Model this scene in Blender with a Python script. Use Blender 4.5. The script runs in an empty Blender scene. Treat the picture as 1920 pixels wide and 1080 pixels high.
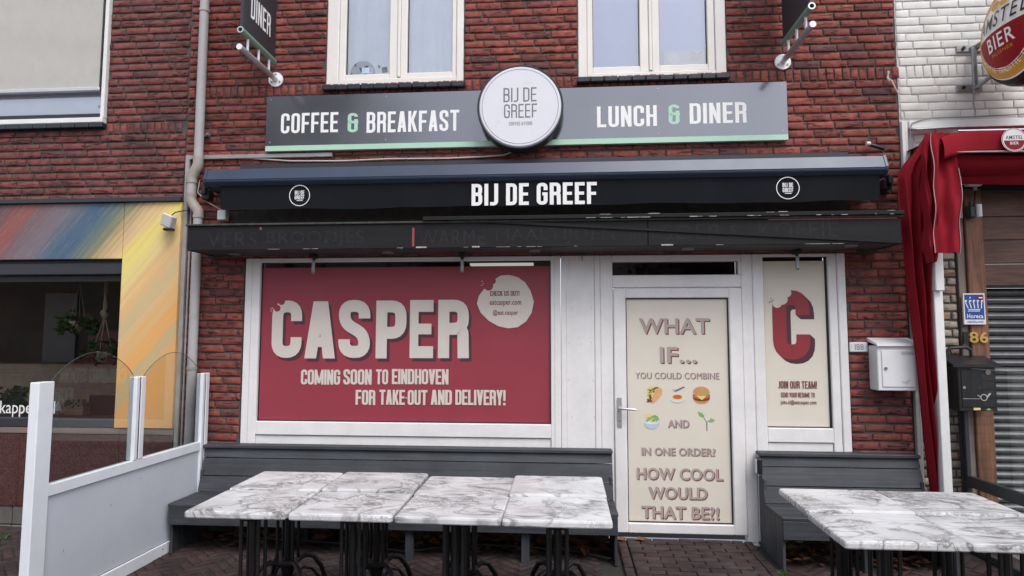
import bpy, bmesh, math, random
from mathutils import Vector, Matrix
R = math.radians
SC = bpy.context.scene
COL = SC.collection
rnd = random.Random(7)

# ------------------------------------------------------------------ camera
CAM_R = Vector((0.99694, 0.07811, 0.0013)); CAM_D = Vector((-0.00489, 0.07905, -0.99686)); CAM_F = Vector((-0.07797, 0.99381, 0.07919))
CAM_POS = Vector((0, -5.4, 1.635))
FPX = 1200.0
cd = bpy.data.cameras.new('camera'); cam = bpy.data.objects.new('camera', cd); COL.objects.link(cam)
cd.sensor_width = 36; cd.lens = 36 * FPX / 1920; cd.clip_start = 0.05; cd.clip_end = 600
m3 = Matrix((CAM_R, -CAM_D, -CAM_F)).transposed()
cam.matrix_world = Matrix.Translation(CAM_POS) @ m3.to_4x4()
SC.camera = cam

# ------------------------------------------------------------------ world, sun, exposure
w = bpy.data.worlds.new("World"); SC.world = w; w.use_nodes = True
nt = w.node_tree; nt.nodes.clear()
SUN_EL, SUN_ROT = R(55), R(150)
sky = nt.nodes.new('ShaderNodeTexSky'); sky.sky_type = 'NISHITA'; sky.sun_disc = False
sky.sun_elevation = SUN_EL; sky.sun_rotation = SUN_ROT; sky.air_density = 1.0; sky.dust_density = 2.2; sky.ozone_density = 1.0
hs = nt.nodes.new('ShaderNodeHueSaturation'); hs.inputs['Saturation'].default_value = 0.38; hs.inputs['Value'].default_value = 1.0
bg = nt.nodes.new('ShaderNodeBackground'); bg.inputs['Strength'].default_value = 0.15
wo = nt.nodes.new('ShaderNodeOutputWorld')
nt.links.new(sky.outputs[0], hs.inputs['Color']); nt.links.new(hs.outputs[0], bg.inputs['Color']); nt.links.new(bg.outputs[0], wo.inputs['Surface'])
sd = bpy.data.lights.new('sun', 'SUN'); sun = bpy.data.objects.new('sun', sd); COL.objects.link(sun)
sd.energy = 1.0; sd.angle = R(30); sd.color = (1, 0.955, 0.89)
sdir = Vector((math.sin(SUN_ROT) * math.cos(SUN_EL), math.cos(SUN_ROT) * math.cos(SUN_EL), math.sin(SUN_EL)))
sun.rotation_euler = sdir.to_track_quat('Z', 'Y').to_euler()
SC.view_settings.view_transform = 'Standard'; SC.view_settings.look = 'None'
SC.view_settings.exposure = 0.74; SC.view_settings.gamma = 1; SC.view_settings.use_curve_mapping = False

# ------------------------------------------------------------------ helpers
def ray(px, py):
    return CAM_R * ((px - 960) / FPX) + CAM_D * ((py - 540) / FPX) + CAM_F
def W(px, py, Y=0.0):
    """where the sight line of a measured photo point meets the vertical plane at depth Y: (X, Z)"""
    d = ray(px, py); t = (Y - CAM_POS.y) / d.y
    return d.x * t, CAM_POS.z + d.z * t
def WX(px, py, X):
    d = ray(px, py); t = X / d.x
    return CAM_POS.y + d.y * t, CAM_POS.z + d.z * t
def rect(x0, y0, x1, y1, Y=0.0):
    """X0, X1, Z0, Z1 of a rectangle measured by its edges in the photo"""
    xm, ym = (x0 + x1) / 2, (y0 + y1) / 2
    return W(x0, ym, Y)[0], W(x1, ym, Y)[0], W(xm, y1, Y)[1], W(xm, y0, Y)[1]
def gz(y):
    return 0.02 * max(y, -7.0) if y < 0 else 0.0

class MB:
    def __init__(s): s.v = []; s.f = []; s.m = []; s.sm = []
    def add(s, vs, fs, mi=0, smooth=False):
        n = len(s.v); s.v += [tuple(p) for p in vs]
        for q, f in enumerate(fs): s.f.append(tuple(i + n for i in f)); s.m.append(mi); s.sm.append(smooth[q] if isinstance(smooth, list) else smooth)
        return s
    def box(s, x0, x1, y0, y1, z0, z1, b=0.0, mi=0):
        if x0 > x1: x0, x1 = x1, x0
        if y0 > y1: y0, y1 = y1, y0
        if z0 > z1: z0, z1 = z1, z0
        b = min(b, (x1 - x0) * .45, (y1 - y0) * .45, (z1 - z0) * .45)
        if b <= 0:
            v = [(x, y, z) for z in (z0, z1) for y in (y0, y1) for x in (x0, x1)]
            return s.add(v, [(0, 2, 3, 1), (4, 5, 7, 6), (0, 1, 5, 4), (2, 6, 7, 3), (0, 4, 6, 2), (1, 3, 7, 5)], mi)
        X, Y, Z = (x0, x1), (y0, y1), (z0, z1); v = []; ix = {}
        for i in (0, 1):
            for j in (0, 1):
                for k in (0, 1):
                    c = (X[i], Y[j], Z[k]); d = (b if i == 0 else -b, b if j == 0 else -b, b if k == 0 else -b)
                    for a in range(3):
                        p = [c[q] + (0 if q == a else d[q]) for q in range(3)]
                        ix[(i, j, k, a)] = len(v); v.append(p)
        f = []
        for i in (0, 1):
            q = [ix[(i, j, k, 0)] for j, k in ((0, 0), (0, 1), (1, 1), (1, 0))]; f.append(q if i == 0 else q[::-1])
            q = [ix[(j, i, k, 1)] for j, k in ((0, 0), (1, 0), (1, 1), (0, 1))]; f.append(q if i == 0 else q[::-1])
            q = [ix[(j, k, i, 2)] for j, k in ((0, 0), (0, 1), (1, 1), (1, 0))]; f.append(q if i == 0 else q[::-1])
        for i in (0, 1):
            for j in (0, 1):
                f.append((ix[(i, j, 0, 0)], ix[(i, j, 1, 0)], ix[(i, j, 1, 1)], ix[(i, j, 0, 1)]))
                f.append((ix[(i, 0, j, 0)], ix[(i, 1, j, 0)], ix[(i, 1, j, 2)], ix[(i, 0, j, 2)]))
                f.append((ix[(0, i, j, 1)], ix[(1, i, j, 1)], ix[(1, i, j, 2)], ix[(0, i, j, 2)]))
                for k in (0, 1): f.append((ix[(i, j, k, 0)], ix[(i, j, k, 1)], ix[(i, j, k, 2)]))
        return s.add(v, f, mi)
    def tube(s, pts, r, n=10, mi=0, cap=True, smooth=True):
        pts = [Vector(p) for p in pts]; rs = r if isinstance(r, (list, tuple)) else [r] * len(pts)
        rings = []; up = None
        for i, p in enumerate(pts):
            t = (pts[min(i + 1, len(pts) - 1)] - pts[max(i - 1, 0)]).normalized()
            if up is None: up = t.orthogonal().normalized()
            a = (up - t * up.dot(t)).normalized(); up = a; b = t.cross(a)
            rings.append([p + (a * math.cos(2 * math.pi * k / n) + b * math.sin(2 * math.pi * k / n)) * rs[i] for k in range(n)])
        v = [q for ring in rings for q in ring]; f = []
        for i in range(len(pts) - 1):
            for k in range(n): f.append((i * n + k, i * n + (k + 1) % n, (i + 1) * n + (k + 1) % n, (i + 1) * n + k))
        s.add(v, f, mi, smooth)
        if cap:
            s.add(rings[0], [tuple(range(n))[::-1]], mi); s.add(rings[-1], [tuple(range(n))], mi)
        return s
    def prism(s, poly, axis, a, b, mi=0):
        """extrude a closed 2-D outline along an axis; poly is in the other two axes, in order"""
        def P(p, t):
            return (t, p[0], p[1]) if axis == 'x' else (p[0], t, p[1]) if axis == 'y' else (p[0], p[1], t)
        n = len(poly); v = [P(p, a) for p in poly] + [P(p, b) for p in poly]
        f = [tuple(range(n)), tuple(range(2 * n - 1, n - 1, -1))] + [(i, i + n, (i + 1) % n + n, (i + 1) % n) for i in range(n)]
        return s.add(v, f, mi)
    def grid(s, fn, nu, nv, mi=0, smooth=True, thick=None):
        v = [fn(i / nu, j / nv) for j in range(nv + 1) for i in range(nu + 1)]
        f = [(j * (nu + 1) + i, j * (nu + 1) + i + 1, (j + 1) * (nu + 1) + i + 1, (j + 1) * (nu + 1) + i) for j in range(nv) for i in range(nu)]
        return s.add(v, f, mi, smooth)
    def build(s, name, mats, parent=None, origin=None, kind=None, label=None):
        if not isinstance(mats, (list, tuple)): mats = [mats]
        off = Vector(origin) if origin else (ROOTLOC.get(parent.name, Vector()) if parent else Vector())
        me = bpy.data.meshes.new(name)
        me.from_pydata([(p[0] - off.x, p[1] - off.y, p[2] - off.z) for p in s.v], [], s.f)
        for m in mats: me.materials.append(m)
        me.polygons.foreach_set('material_index', s.m); me.polygons.foreach_set('use_smooth', s.sm)
        bm = bmesh.new(); bm.from_mesh(me); bmesh.ops.recalc_face_normals(bm, faces=bm.faces[:]) if s.__dict__.get('fix', True) and len(s.f) > 1 else None
        bm.to_mesh(me); bm.free(); me.update()
        o = bpy.data.objects.new(name, me); COL.objects.link(o)
        if parent:
            o.parent = parent; ROOTLOC[o.name] = ROOTLOC.get(parent.name, Vector()) if not origin else off
            if origin: o.location = off - ROOTLOC.get(parent.name, Vector())
        else:
            o.location = off if origin else (0, 0, 0); ROOTLOC[o.name] = off
        if kind: o['kind'] = kind
        if label: o['label'] = label
        return o
ROOTLOC = {}
def thing(name, label, cat, loc=(0, 0, 0), group=None):
    o = bpy.data.objects.new(name, None); COL.objects.link(o); o.location = loc; o.empty_display_size = .1
    ROOTLOC[o.name] = Vector(loc); o['label'] = label; o['category'] = cat
    if group: o['group'] = group
    return o
def tag(o, label, cat, group=None):
    o['label'] = label; o['category'] = cat
    if group: o['group'] = group
    return o
def copy_tree(o, loc, label=None, group=None):
    c = o.copy(); COL.objects.link(c); c.location = loc
    if label: c['label'] = label
    if group: c['group'] = group
    for ch in o.children:
        d = ch.copy(); COL.objects.link(d); d.parent = c
        for g in ch.children:
            e = g.copy(); COL.objects.link(e); e.parent = d
    return c

# ------------------------------------------------------------------ materials
def N(nt, t, **kw):
    n = nt.nodes.new(t)
    for k, v in kw.items():
        if k in n.inputs: n.inputs[k].default_value = v
        else: setattr(n, k, v)
    return n
def newmat(name):
    m = bpy.data.materials.new(name); m.use_nodes = True
    return m, m.node_tree, m.node_tree.nodes['Principled BSDF']
def pm(name, col, rough=.5, metal=0.0, var=.12, vs=6.0, bump=.0, bs=60.0, spec=.5, stretch=(1, 1, 1), coat=0, fine=0.0):
    """one paint, metal, cloth or wood: colour with soft blotches, roughness variation and a fine relief"""
    m, nt, b = newmat(name); L = nt.links.new
    g = N(nt, 'ShaderNodeNewGeometry'); mp = N(nt, 'ShaderNodeMapping'); mp.inputs['Scale'].default_value = stretch
    L(g.outputs['Position'], mp.inputs['Vector'])
    n1 = N(nt, 'ShaderNodeTexNoise'); n1.inputs['Scale'].default_value = vs; n1.inputs['Detail'].default_value = 6; n1.inputs['Roughness'].default_value = .65
    L(mp.outputs[0], n1.inputs['Vector'])
    mr = N(nt, 'ShaderNodeMapRange'); mr.inputs['From Min'].default_value = .3; mr.inputs['From Max'].default_value = .7
    mr.inputs['To Min'].default_value = 1 - var; mr.inputs['To Max'].default_value = 1 + var * .6
    L(n1.outputs['Fac'], mr.inputs['Value'])
    val = mr.outputs[0]
    if fine:
        n3 = N(nt, 'ShaderNodeTexNoise'); n3.inputs['Scale'].default_value = bs; n3.inputs['Detail'].default_value = 3; L(mp.outputs[0], n3.inputs['Vector'])
        mr3 = N(nt, 'ShaderNodeMapRange'); mr3.inputs['From Min'].default_value = .3; mr3.inputs['From Max'].default_value = .7
        mr3.inputs['To Min'].default_value = 1 - fine; mr3.inputs['To Max'].default_value = 1 + fine; L(n3.outputs['Fac'], mr3.inputs['Value'])
        mu = N(nt, 'ShaderNodeMath', operation='MULTIPLY'); L(val, mu.inputs[0]); L(mr3.outputs[0], mu.inputs[1]); val = mu.outputs[0]
    mx = N(nt, 'ShaderNodeVectorMath', operation='SCALE'); mx.inputs[0].default_value = col
    L(val, mx.inputs['Scale']); L(mx.outputs[0], b.inputs['Base Color'])
    b.inputs['Metallic'].default_value = metal; b.inputs['Specular IOR Level'].default_value = spec
    b.inputs['Coat Weight'].default_value = coat
    rr = N(nt, 'ShaderNodeMapRange'); rr.inputs['To Min'].default_value = max(.02, rough - .08); rr.inputs['To Max'].default_value = min(1, rough + .08)
    L(n1.outputs['Fac'], rr.inputs['Value']); L(rr.outputs[0], b.inputs['Roughness'])
    if bump:
        n2 = N(nt, 'ShaderNodeTexNoise'); n2.inputs['Scale'].default_value = bs; n2.inputs['Detail'].default_value = 4; L(mp.outputs[0], n2.inputs['Vector'])
        bp = N(nt, 'ShaderNodeBump'); bp.inputs['Strength'].default_value = bump; bp.inputs['Distance'].default_value = .004
        L(n2.outputs['Fac'], bp.inputs['Height']); L(bp.outputs[0], b.inputs['Normal'])
    return m
def ramp(nt, stops, interp='LINEAR'):
    r = N(nt, 'ShaderNodeValToRGB'); r.color_ramp.interpolation = interp; e = r.color_ramp.elements
    while len(e) < len(stops): e.new(.5)
    for el, (p, c) in zip(e, stops): el.position = p; el.color = (*c, 1)
    return r
def brickmat(name, stops, crease=.5, grime=.25, mot=1.0):
    m, nt, b = newmat(name); L = nt.links.new
    oi = N(nt, 'ShaderNodeObjectInfo'); g = N(nt, 'ShaderNodeNewGeometry')
    ad = N(nt, 'ShaderNodeMath', operation='ADD'); L(oi.outputs['Random'], ad.inputs[0]); L(g.outputs['Random Per Island'], ad.inputs[1])
    fr = N(nt, 'ShaderNodeMath', operation='FRACT'); L(ad.outputs[0], fr.inputs[0])
    r = ramp(nt, stops); L(fr.outputs[0], r.inputs[0])
    # clay blotches inside each piece
    n1 = N(nt, 'ShaderNodeTexNoise'); n1.inputs['Scale'].default_value = 16; n1.inputs['Detail'].default_value = 6; L(g.outputs['Position'], n1.inputs['Vector'])
    m1 = N(nt, 'ShaderNodeMapRange'); m1.inputs['From Min'].default_value = .3; m1.inputs['From Max'].default_value = .7; m1.inputs['To Min'].default_value = 1 - .34 * mot; m1.inputs['To Max'].default_value = 1 + .2 * mot
    L(n1.outputs['Fac'], m1.inputs['Value'])
    # hand-moulding creases: long thin wrinkles
    mp = N(nt, 'ShaderNodeMapping'); mp.inputs['Scale'].default_value = (9, 9, 42); L(g.outputs['Position'], mp.inputs['Vector'])
    n2 = N(nt, 'ShaderNodeTexNoise'); n2.inputs['Scale'].default_value = 1; n2.inputs['Detail'].default_value = 5; n2.inputs['Distortion'].default_value = 1.2; L(mp.outputs[0], n2.inputs['Vector'])
    c2 = N(nt, 'ShaderNodeMapRange'); c2.inputs['From Min'].default_value = .36; c2.inputs['From Max'].default_value = .46; c2.inputs['To Min'].default_value = 1 - crease; c2.inputs['To Max'].default_value = 1
    L(n2.outputs['Fac'], c2.inputs['Value'])
    # big grime patches
    n3 = N(nt, 'ShaderNodeTexNoise'); n3.inputs['Scale'].default_value = 1.3; n3.inputs['Detail'].default_value = 5
    mp3 = N(nt, 'ShaderNodeMapping'); mp3.inputs['Scale'].default_value = (1.6, 1.6, .6); L(g.outputs['Position'], mp3.inputs['Vector']); L(mp3.outputs[0], n3.inputs['Vector'])
    c3 = N(nt, 'ShaderNodeMapRange'); c3.inputs['From Min'].default_value = .35; c3.inputs['From Max'].default_value = .65; c3.inputs['To Min'].default_value = 1 - grime; c3.inputs['To Max'].default_value = 1.08
    L(n3.outputs['Fac'], c3.inputs['Value'])
    p1 = N(nt, 'ShaderNodeMath', operation='MULTIPLY'); L(m1.outputs[0], p1.inputs[0]); L(c2.outputs[0], p1.inputs[1])
    p2 = N(nt, 'ShaderNodeMath', operation='MULTIPLY'); L(p1.outputs[0], p2.inputs[0]); L(c3.outputs[0], p2.inputs[1])
    sc = N(nt, 'ShaderNodeVectorMath', operation='SCALE'); L(r.outputs[0], sc.inputs[0]); L(p2.outputs[0], sc.inputs['Scale'])
    L(sc.outputs[0], b.inputs['Base Color']); b.inputs['Roughness'].default_value = .86; b.inputs['Specular IOR Level'].default_value = .3
    n4 = N(nt, 'ShaderNodeTexNoise'); n4.inputs['Scale'].default_value = 110; n4.inputs['Detail'].default_value = 3; L(g.outputs['Position'], n4.inputs['Vector'])
    a1 = N(nt, 'ShaderNodeMath', operation='MULTIPLY'); a1.inputs[1].default_value = .25; L(n4.outputs['Fac'], a1.inputs[0])
    a2 = N(nt, 'ShaderNodeMath', operation='ADD'); L(a1.outputs[0], a2.inputs[0]); L(c2.outputs[0], a2.inputs[1])
    bp = N(nt, 'ShaderNodeBump'); bp.inputs['Strength'].default_value = .55; bp.inputs['Distance'].default_value = .004; L(a2.outputs[0], bp.inputs['Height']); L(bp.outputs[0], b.inputs['Normal'])
    return m
def marblemat(name):
    m, nt, b = newmat(name); L = nt.links.new
    g = N(nt, 'ShaderNodeNewGeometry'); oi = N(nt, 'ShaderNodeObjectInfo')
    sc = N(nt, 'ShaderNodeVectorMath', operation='SCALE'); sc.inputs[0].default_value = (37, 61, 17); L(oi.outputs['Random'], sc.inputs['Scale'])
    ad = N(nt, 'ShaderNodeVectorMath', operation='ADD'); L(g.outputs['Position'], ad.inputs[0]); L(sc.outputs[0], ad.inputs[1])
    def vein(scale, lo, hi, dist, rot, st):
        mp = N(nt, 'ShaderNodeMapping'); mp.inputs['Rotation'].default_value = (0, 0, rot); mp.inputs['Scale'].default_value = st; L(ad.outputs[0], mp.inputs['Vector'])
        n = N(nt, 'ShaderNodeTexNoise'); n.inputs['Scale'].default_value = scale; n.inputs['Detail'].default_value = 7; n.inputs['Roughness'].default_value = .55; n.inputs['Distortion'].default_value = dist
        L(mp.outputs[0], n.inputs['Vector'])
        a = N(nt, 'ShaderNodeMath', operation='SUBTRACT'); a.inputs[1].default_value = .5; L(n.outputs['Fac'], a.inputs[0])
        ab = N(nt, 'ShaderNodeMath', operation='ABSOLUTE'); L(a.outputs[0], ab.inputs[0])
        r = N(nt, 'ShaderNodeMapRange'); r.inputs['From Min'].default_value = lo; r.inputs['From Max'].default_value = hi; r.inputs['To Min'].default_value = 1; r.inputs['To Max'].default_value = 0
        L(ab.outputs[0], r.inputs['Value']); return r.outputs[0]
    v1 = vein(2.5, .002, .043, 1.5, .6, (1, 2.1, 1)); v2 = vein(7.5, .0, .035, 1.0, .3, (1, 2.2, 1)); v3 = vein(20, .0, .05, 1.4, .9, (1, 1.3, 1))
    n = N(nt, 'ShaderNodeTexNoise'); n.inputs['Scale'].default_value = 3.2; n.inputs['Detail'].default_value = 3; L(ad.outputs[0], n.inputs['Vector'])
    msk = N(nt, 'ShaderNodeMapRange'); msk.inputs['From Min'].default_value = .48; msk.inputs['From Max'].default_value = .66; L(n.outputs['Fac'], msk.inputs['Value'])
    v23 = N(nt, 'ShaderNodeMath', operation='MAXIMUM'); L(v2, v23.inputs[0]); L(v3, v23.inputs[1])
    q = N(nt, 'ShaderNodeMath', operation='MULTIPLY'); L(v23.outputs[0], q.inputs[0]); L(msk.outputs[0], q.inputs[1])
    mskb = N(nt, 'ShaderNodeMapRange'); mskb.inputs['From Min'].default_value = .34; mskb.inputs['From Max'].default_value = .56; mskb.inputs['To Min'].default_value = .12; L(n.outputs['Fac'], mskb.inputs['Value'])
    q1 = N(nt, 'ShaderNodeMath', operation='MULTIPLY'); L(v1, q1.inputs[0]); L(mskb.outputs[0], q1.inputs[1])
    s2 = N(nt, 'ShaderNodeMath', operation='MAXIMUM'); L(q1.outputs[0], s2.inputs[0]); L(q.outputs[0], s2.inputs[1])
    s3 = N(nt, 'ShaderNodeMath', operation='MULTIPLY'); s3.inputs[1].default_value = .95; L(s2.outputs[0], s3.inputs[0])
    n6 = N(nt, 'ShaderNodeTexNoise'); n6.inputs['Scale'].default_value = 5; L(ad.outputs[0], n6.inputs['Vector'])
    rb = ramp(nt, [(.3, (.49, .49, .50)), (.6, (.63, .63, .645))]); L(n6.outputs['Fac'], rb.inputs[0])
    mx = N(nt, 'ShaderNodeMixRGB'); mx.inputs['Color2'].default_value = (.14, .135, .14, 1); L(s3.outputs[0], mx.inputs['Fac']); L(rb.outputs[0], mx.inputs['Color1'])
    L(mx.outputs[0], b.inputs['Base Color']); b.inputs['Roughness'].default_value = .34; b.inputs['Specular IOR Level'].default_value = .4
    return m
def glassmat(name, tint=(.9, .93, .93), ior=1.5, mul=1.0, add=0.0, refl=(1, 1, 1)):
    m, nt, b = newmat(name); L = nt.links.new; nt.nodes.remove(b)
    out = nt.nodes['Material Output']
    tr = N(nt, 'ShaderNodeBsdfTransparent'); tr.inputs[0].default_value = (*tint, 1)
    gl = N(nt, 'ShaderNodeBsdfGlossy'); gl.inputs['Roughness'].default_value = 0.0
    fr = N(nt, 'ShaderNodeFresnel'); fr.inputs['IOR'].default_value = ior
    gl.inputs[0].default_value = (*refl, 1)
    mu = N(nt, 'ShaderNodeMath', operation='MULTIPLY_ADD'); mu.inputs[1].default_value = mul; mu.inputs[2].default_value = add; mu.use_clamp = True; L(fr.outputs[0], mu.inputs[0])
    mx = N(nt, 'ShaderNodeMixShader'); L(mu.outputs[0], mx.inputs[0]); L(tr.outputs[0], mx.inputs[1]); L(gl.outputs[0], mx.inputs[2])
    L(mx.outputs[0], out.inputs['Surface']); return m
def clearmat(name, tint):
    m, nt, b = newmat(name); nt.nodes.remove(b); tr = N(nt, 'ShaderNodeBsdfTransparent'); tr.inputs[0].default_value = (*tint, 1)
    nt.links.new(tr.outputs[0], nt.nodes['Material Output'].inputs['Surface']); return m
def stonemat(name, c1, c2, scale, rough=.4):
    m, nt, b = newmat(name); L = nt.links.new; g = N(nt, 'ShaderNodeNewGeometry')
    v = N(nt, 'ShaderNodeTexVoronoi'); v.inputs['Scale'].default_value = scale; L(g.outputs['Position'], v.inputs['Vector'])
    n = N(nt, 'ShaderNodeTexNoise'); n.inputs['Scale'].default_value = scale * .6; n.inputs['Detail'].default_value = 6; L(g.outputs['Position'], n.inputs['Vector'])
    sx = N(nt, 'ShaderNodeSeparateXYZ'); L(v.outputs['Color'], sx.inputs[0])
    ad = N(nt, 'ShaderNodeMath', operation='ADD'); L(sx.outputs[0], ad.inputs[0]); L(n.outputs['Fac'], ad.inputs[1])
    hf = N(nt, 'ShaderNodeMath', operation='MULTIPLY'); hf.inputs[1].default_value = .5; L(ad.outputs[0], hf.inputs[0])
    r = ramp(nt, [(.25, c1), (.55, c2), (.8, tuple(x * 1.8 for x in c2))]); L(hf.outputs[0], r.inputs[0]); L(r.outputs[0], b.inputs['Base Color'])
    b.inputs['Roughness'].default_value = rough; return m
def muralmat(name, keys):
    m, nt, b = newmat(name); L = nt.links.new; g = N(nt, 'ShaderNodeNewGeometry')
    def dot(v):
        d = N(nt, 'ShaderNodeVectorMath', operation='DOT_PRODUCT'); d.inputs[1].default_value = v; L(g.outputs['Position'], d.inputs[0]); return d.outputs['Value']
    def lin(src, a, bb):
        r = N(nt, 'ShaderNodeMath', operation='MULTIPLY_ADD'); r.inputs[1].default_value = a; r.inputs[2].default_value = bb; L(src, r.inputs[0]); return r.outputs[0]
    across, along = dot((MN[0], 0, MN[1])), dot((-MN[1], 0, MN[0]))
    def streak(sa, sl, detail=6):
        c = N(nt, 'ShaderNodeCombineXYZ'); L(lin(across, sa, 0), c.inputs[0]); L(lin(along, sl, 0), c.inputs[1])
        n = N(nt, 'ShaderNodeTexNoise'); n.inputs['Scale'].default_value = 1.0; n.inputs['Detail'].default_value = detail; n.inputs['Roughness'].default_value = .62; L(c.outputs[0], n.inputs['Vector']); return n.outputs['Fac']
    us = [k[0] for k in keys]; u0, u1 = min(us), max(us)
    a = N(nt, 'ShaderNodeMath', operation='ADD'); L(lin(across, 1 / (u1 - u0), -u0 / (u1 - u0)), a.inputs[0]); L(lin(streak(30, .7), .15, -.075), a.inputs[1])
    a2 = N(nt, 'ShaderNodeMath', operation='ADD'); L(a.outputs[0], a2.inputs[0]); L(lin(streak(4, .8, 3), .06, -.03), a2.inputs[1])
    r = ramp(nt, [((u - u0) / (u1 - u0), c) for u, c in sorted(keys)]); L(a2.outputs[0], r.inputs[0])
    n4 = N(nt, 'ShaderNodeTexNoise'); n4.inputs['Scale'].default_value = 150; L(g.outputs['Position'], n4.inputs['Vector'])
    c = N(nt, 'ShaderNodeMath', operation='MULTIPLY'); L(streak(95, 3.5, 5), c.inputs[0]); L(n4.outputs['Fac'], c.inputs[1])
    cr = N(nt, 'ShaderNodeMapRange'); cr.inputs['From Min'].default_value = .28; cr.inputs['From Max'].default_value = .42; cr.inputs['To Max'].default_value = .38; L(c.outputs[0], cr.inputs['Value'])
    mx = N(nt, 'ShaderNodeMixRGB'); mx.inputs['Color2'].default_value = (.5, .47, .42, 1); L(cr.outputs[0], mx.inputs['Fac']); L(r.outputs[0], mx.inputs['Color1'])
    L(mx.outputs[0], b.inputs['Base Color']); b.inputs['Roughness'].default_value = .55
    return m
def woodmat(name, c1, c2, rough=.7, stretch=(2, 2, 30), bump=.3):
    m, nt, b = newmat(name); L = nt.links.new; g = N(nt, 'ShaderNodeNewGeometry'); oi = N(nt, 'ShaderNodeObjectInfo')
    sc = N(nt, 'ShaderNodeVectorMath', operation='SCALE'); sc.inputs[0].default_value = (7, 13, 5); L(oi.outputs['Random'], sc.inputs['Scale'])
    ad = N(nt, 'ShaderNodeVectorMath', operation='ADD'); L(g.outputs['Position'], ad.inputs[0]); L(sc.outputs[0], ad.inputs[1])
    mp = N(nt, 'ShaderNodeMapping'); mp.inputs['Scale'].default_value = stretch; L(ad.outputs[0], mp.inputs['Vector'])
    n = N(nt, 'ShaderNodeTexNoise'); n.inputs['Scale'].default_value = 1.6; n.inputs['Detail'].default_value = 8; n.inputs['Roughness'].default_value = .62; n.inputs['Distortion'].default_value = .8; L(mp.outputs[0], n.inputs['Vector'])
    r = ramp(nt, [(.3, c1), (.5, tuple((x + y) / 2 for x, y in zip(c1, c2))), (.7, c2)]); L(n.outputs['Fac'], r.inputs[0])
    rb = N(nt, 'ShaderNodeMapRange'); rb.inputs['To Min'].default_value = .75; rb.inputs['To Max'].default_value = 1.25; L(oi.outputs['Random'], rb.inputs['Value'])
    n2 = N(nt, 'ShaderNodeTexNoise'); n2.inputs['Scale'].default_value = 4; n2.inputs['Detail'].default_value = 5; L(ad.outputs[0], n2.inputs['Vector'])
    r2 = N(nt, 'ShaderNodeMapRange'); r2.inputs['From Min'].default_value = .3; r2.inputs['From Max'].default_value = .7; r2.inputs['To Min'].default_value = .75; r2.inputs['To Max'].default_value = 1.2; L(n2.outputs['Fac'], r2.inputs['Value'])
    mu = N(nt, 'ShaderNodeMath', operation='MULTIPLY'); L(rb.outputs[0], mu.inputs[0]); L(r2.outputs[0], mu.inputs[1])
    s = N(nt, 'ShaderNodeVectorMath', operation='SCALE'); L(r.outputs[0], s.inputs[0]); L(mu.outputs[0], s.inputs['Scale']); L(s.outputs[0], b.inputs['Base Color'])
    b.inputs['Roughness'].default_value = rough
    bp = N(nt, 'ShaderNodeBump'); bp.inputs['Strength'].default_value = bump; bp.inputs['Distance'].default_value = .003; L(n.outputs['Fac'], bp.inputs['Height']); L(bp.outputs[0], b.inputs['Normal'])
    return m
MN = (.765, -.644)
def mkey(px, py, col):
    x, z = W(px, py, -.06); return (MN[0] * x + MN[1] * z, col)
MKEYS = [mkey(-20, 380, (.10, .06, .07)), mkey(15, 395, (.14, .07, .08)), mkey(45, 400, (.27, .075, .065)), mkey(66, 400, (.17, .10, .115)), mkey(100, 415, (.17, .135, .16)), mkey(125, 415, (.15, .14, .175)),
         mkey(145, 415, (.07, .12, .18)), mkey(170, 415, (.05, .105, .19)), mkey(190, 425, (.11, .16, .155)), mkey(212, 430, (.21, .22, .12)), mkey(228, 430, (.46, .34, .17)),
         mkey(245, 430, (.66, .45, .23)), mkey(285, 400, (.68, .46, .23)), mkey(325, 395, (.78, .66, .17)), mkey(315, 440, (.74, .58, .24)), mkey(300, 500, (.70, .43, .2)), mkey(300, 540, (.66, .46, .23)), mkey(265, 580, (.54, .45, .24)), mkey(275, 605, (.68, .42, .18)), mkey(250, 700, (.48, .41, .22)), mkey(325, 600, (.74, .36, .10)), mkey(300, 690, (.74, .36, .11)), mkey(315, 790, (.68, .36, .13))]
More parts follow.
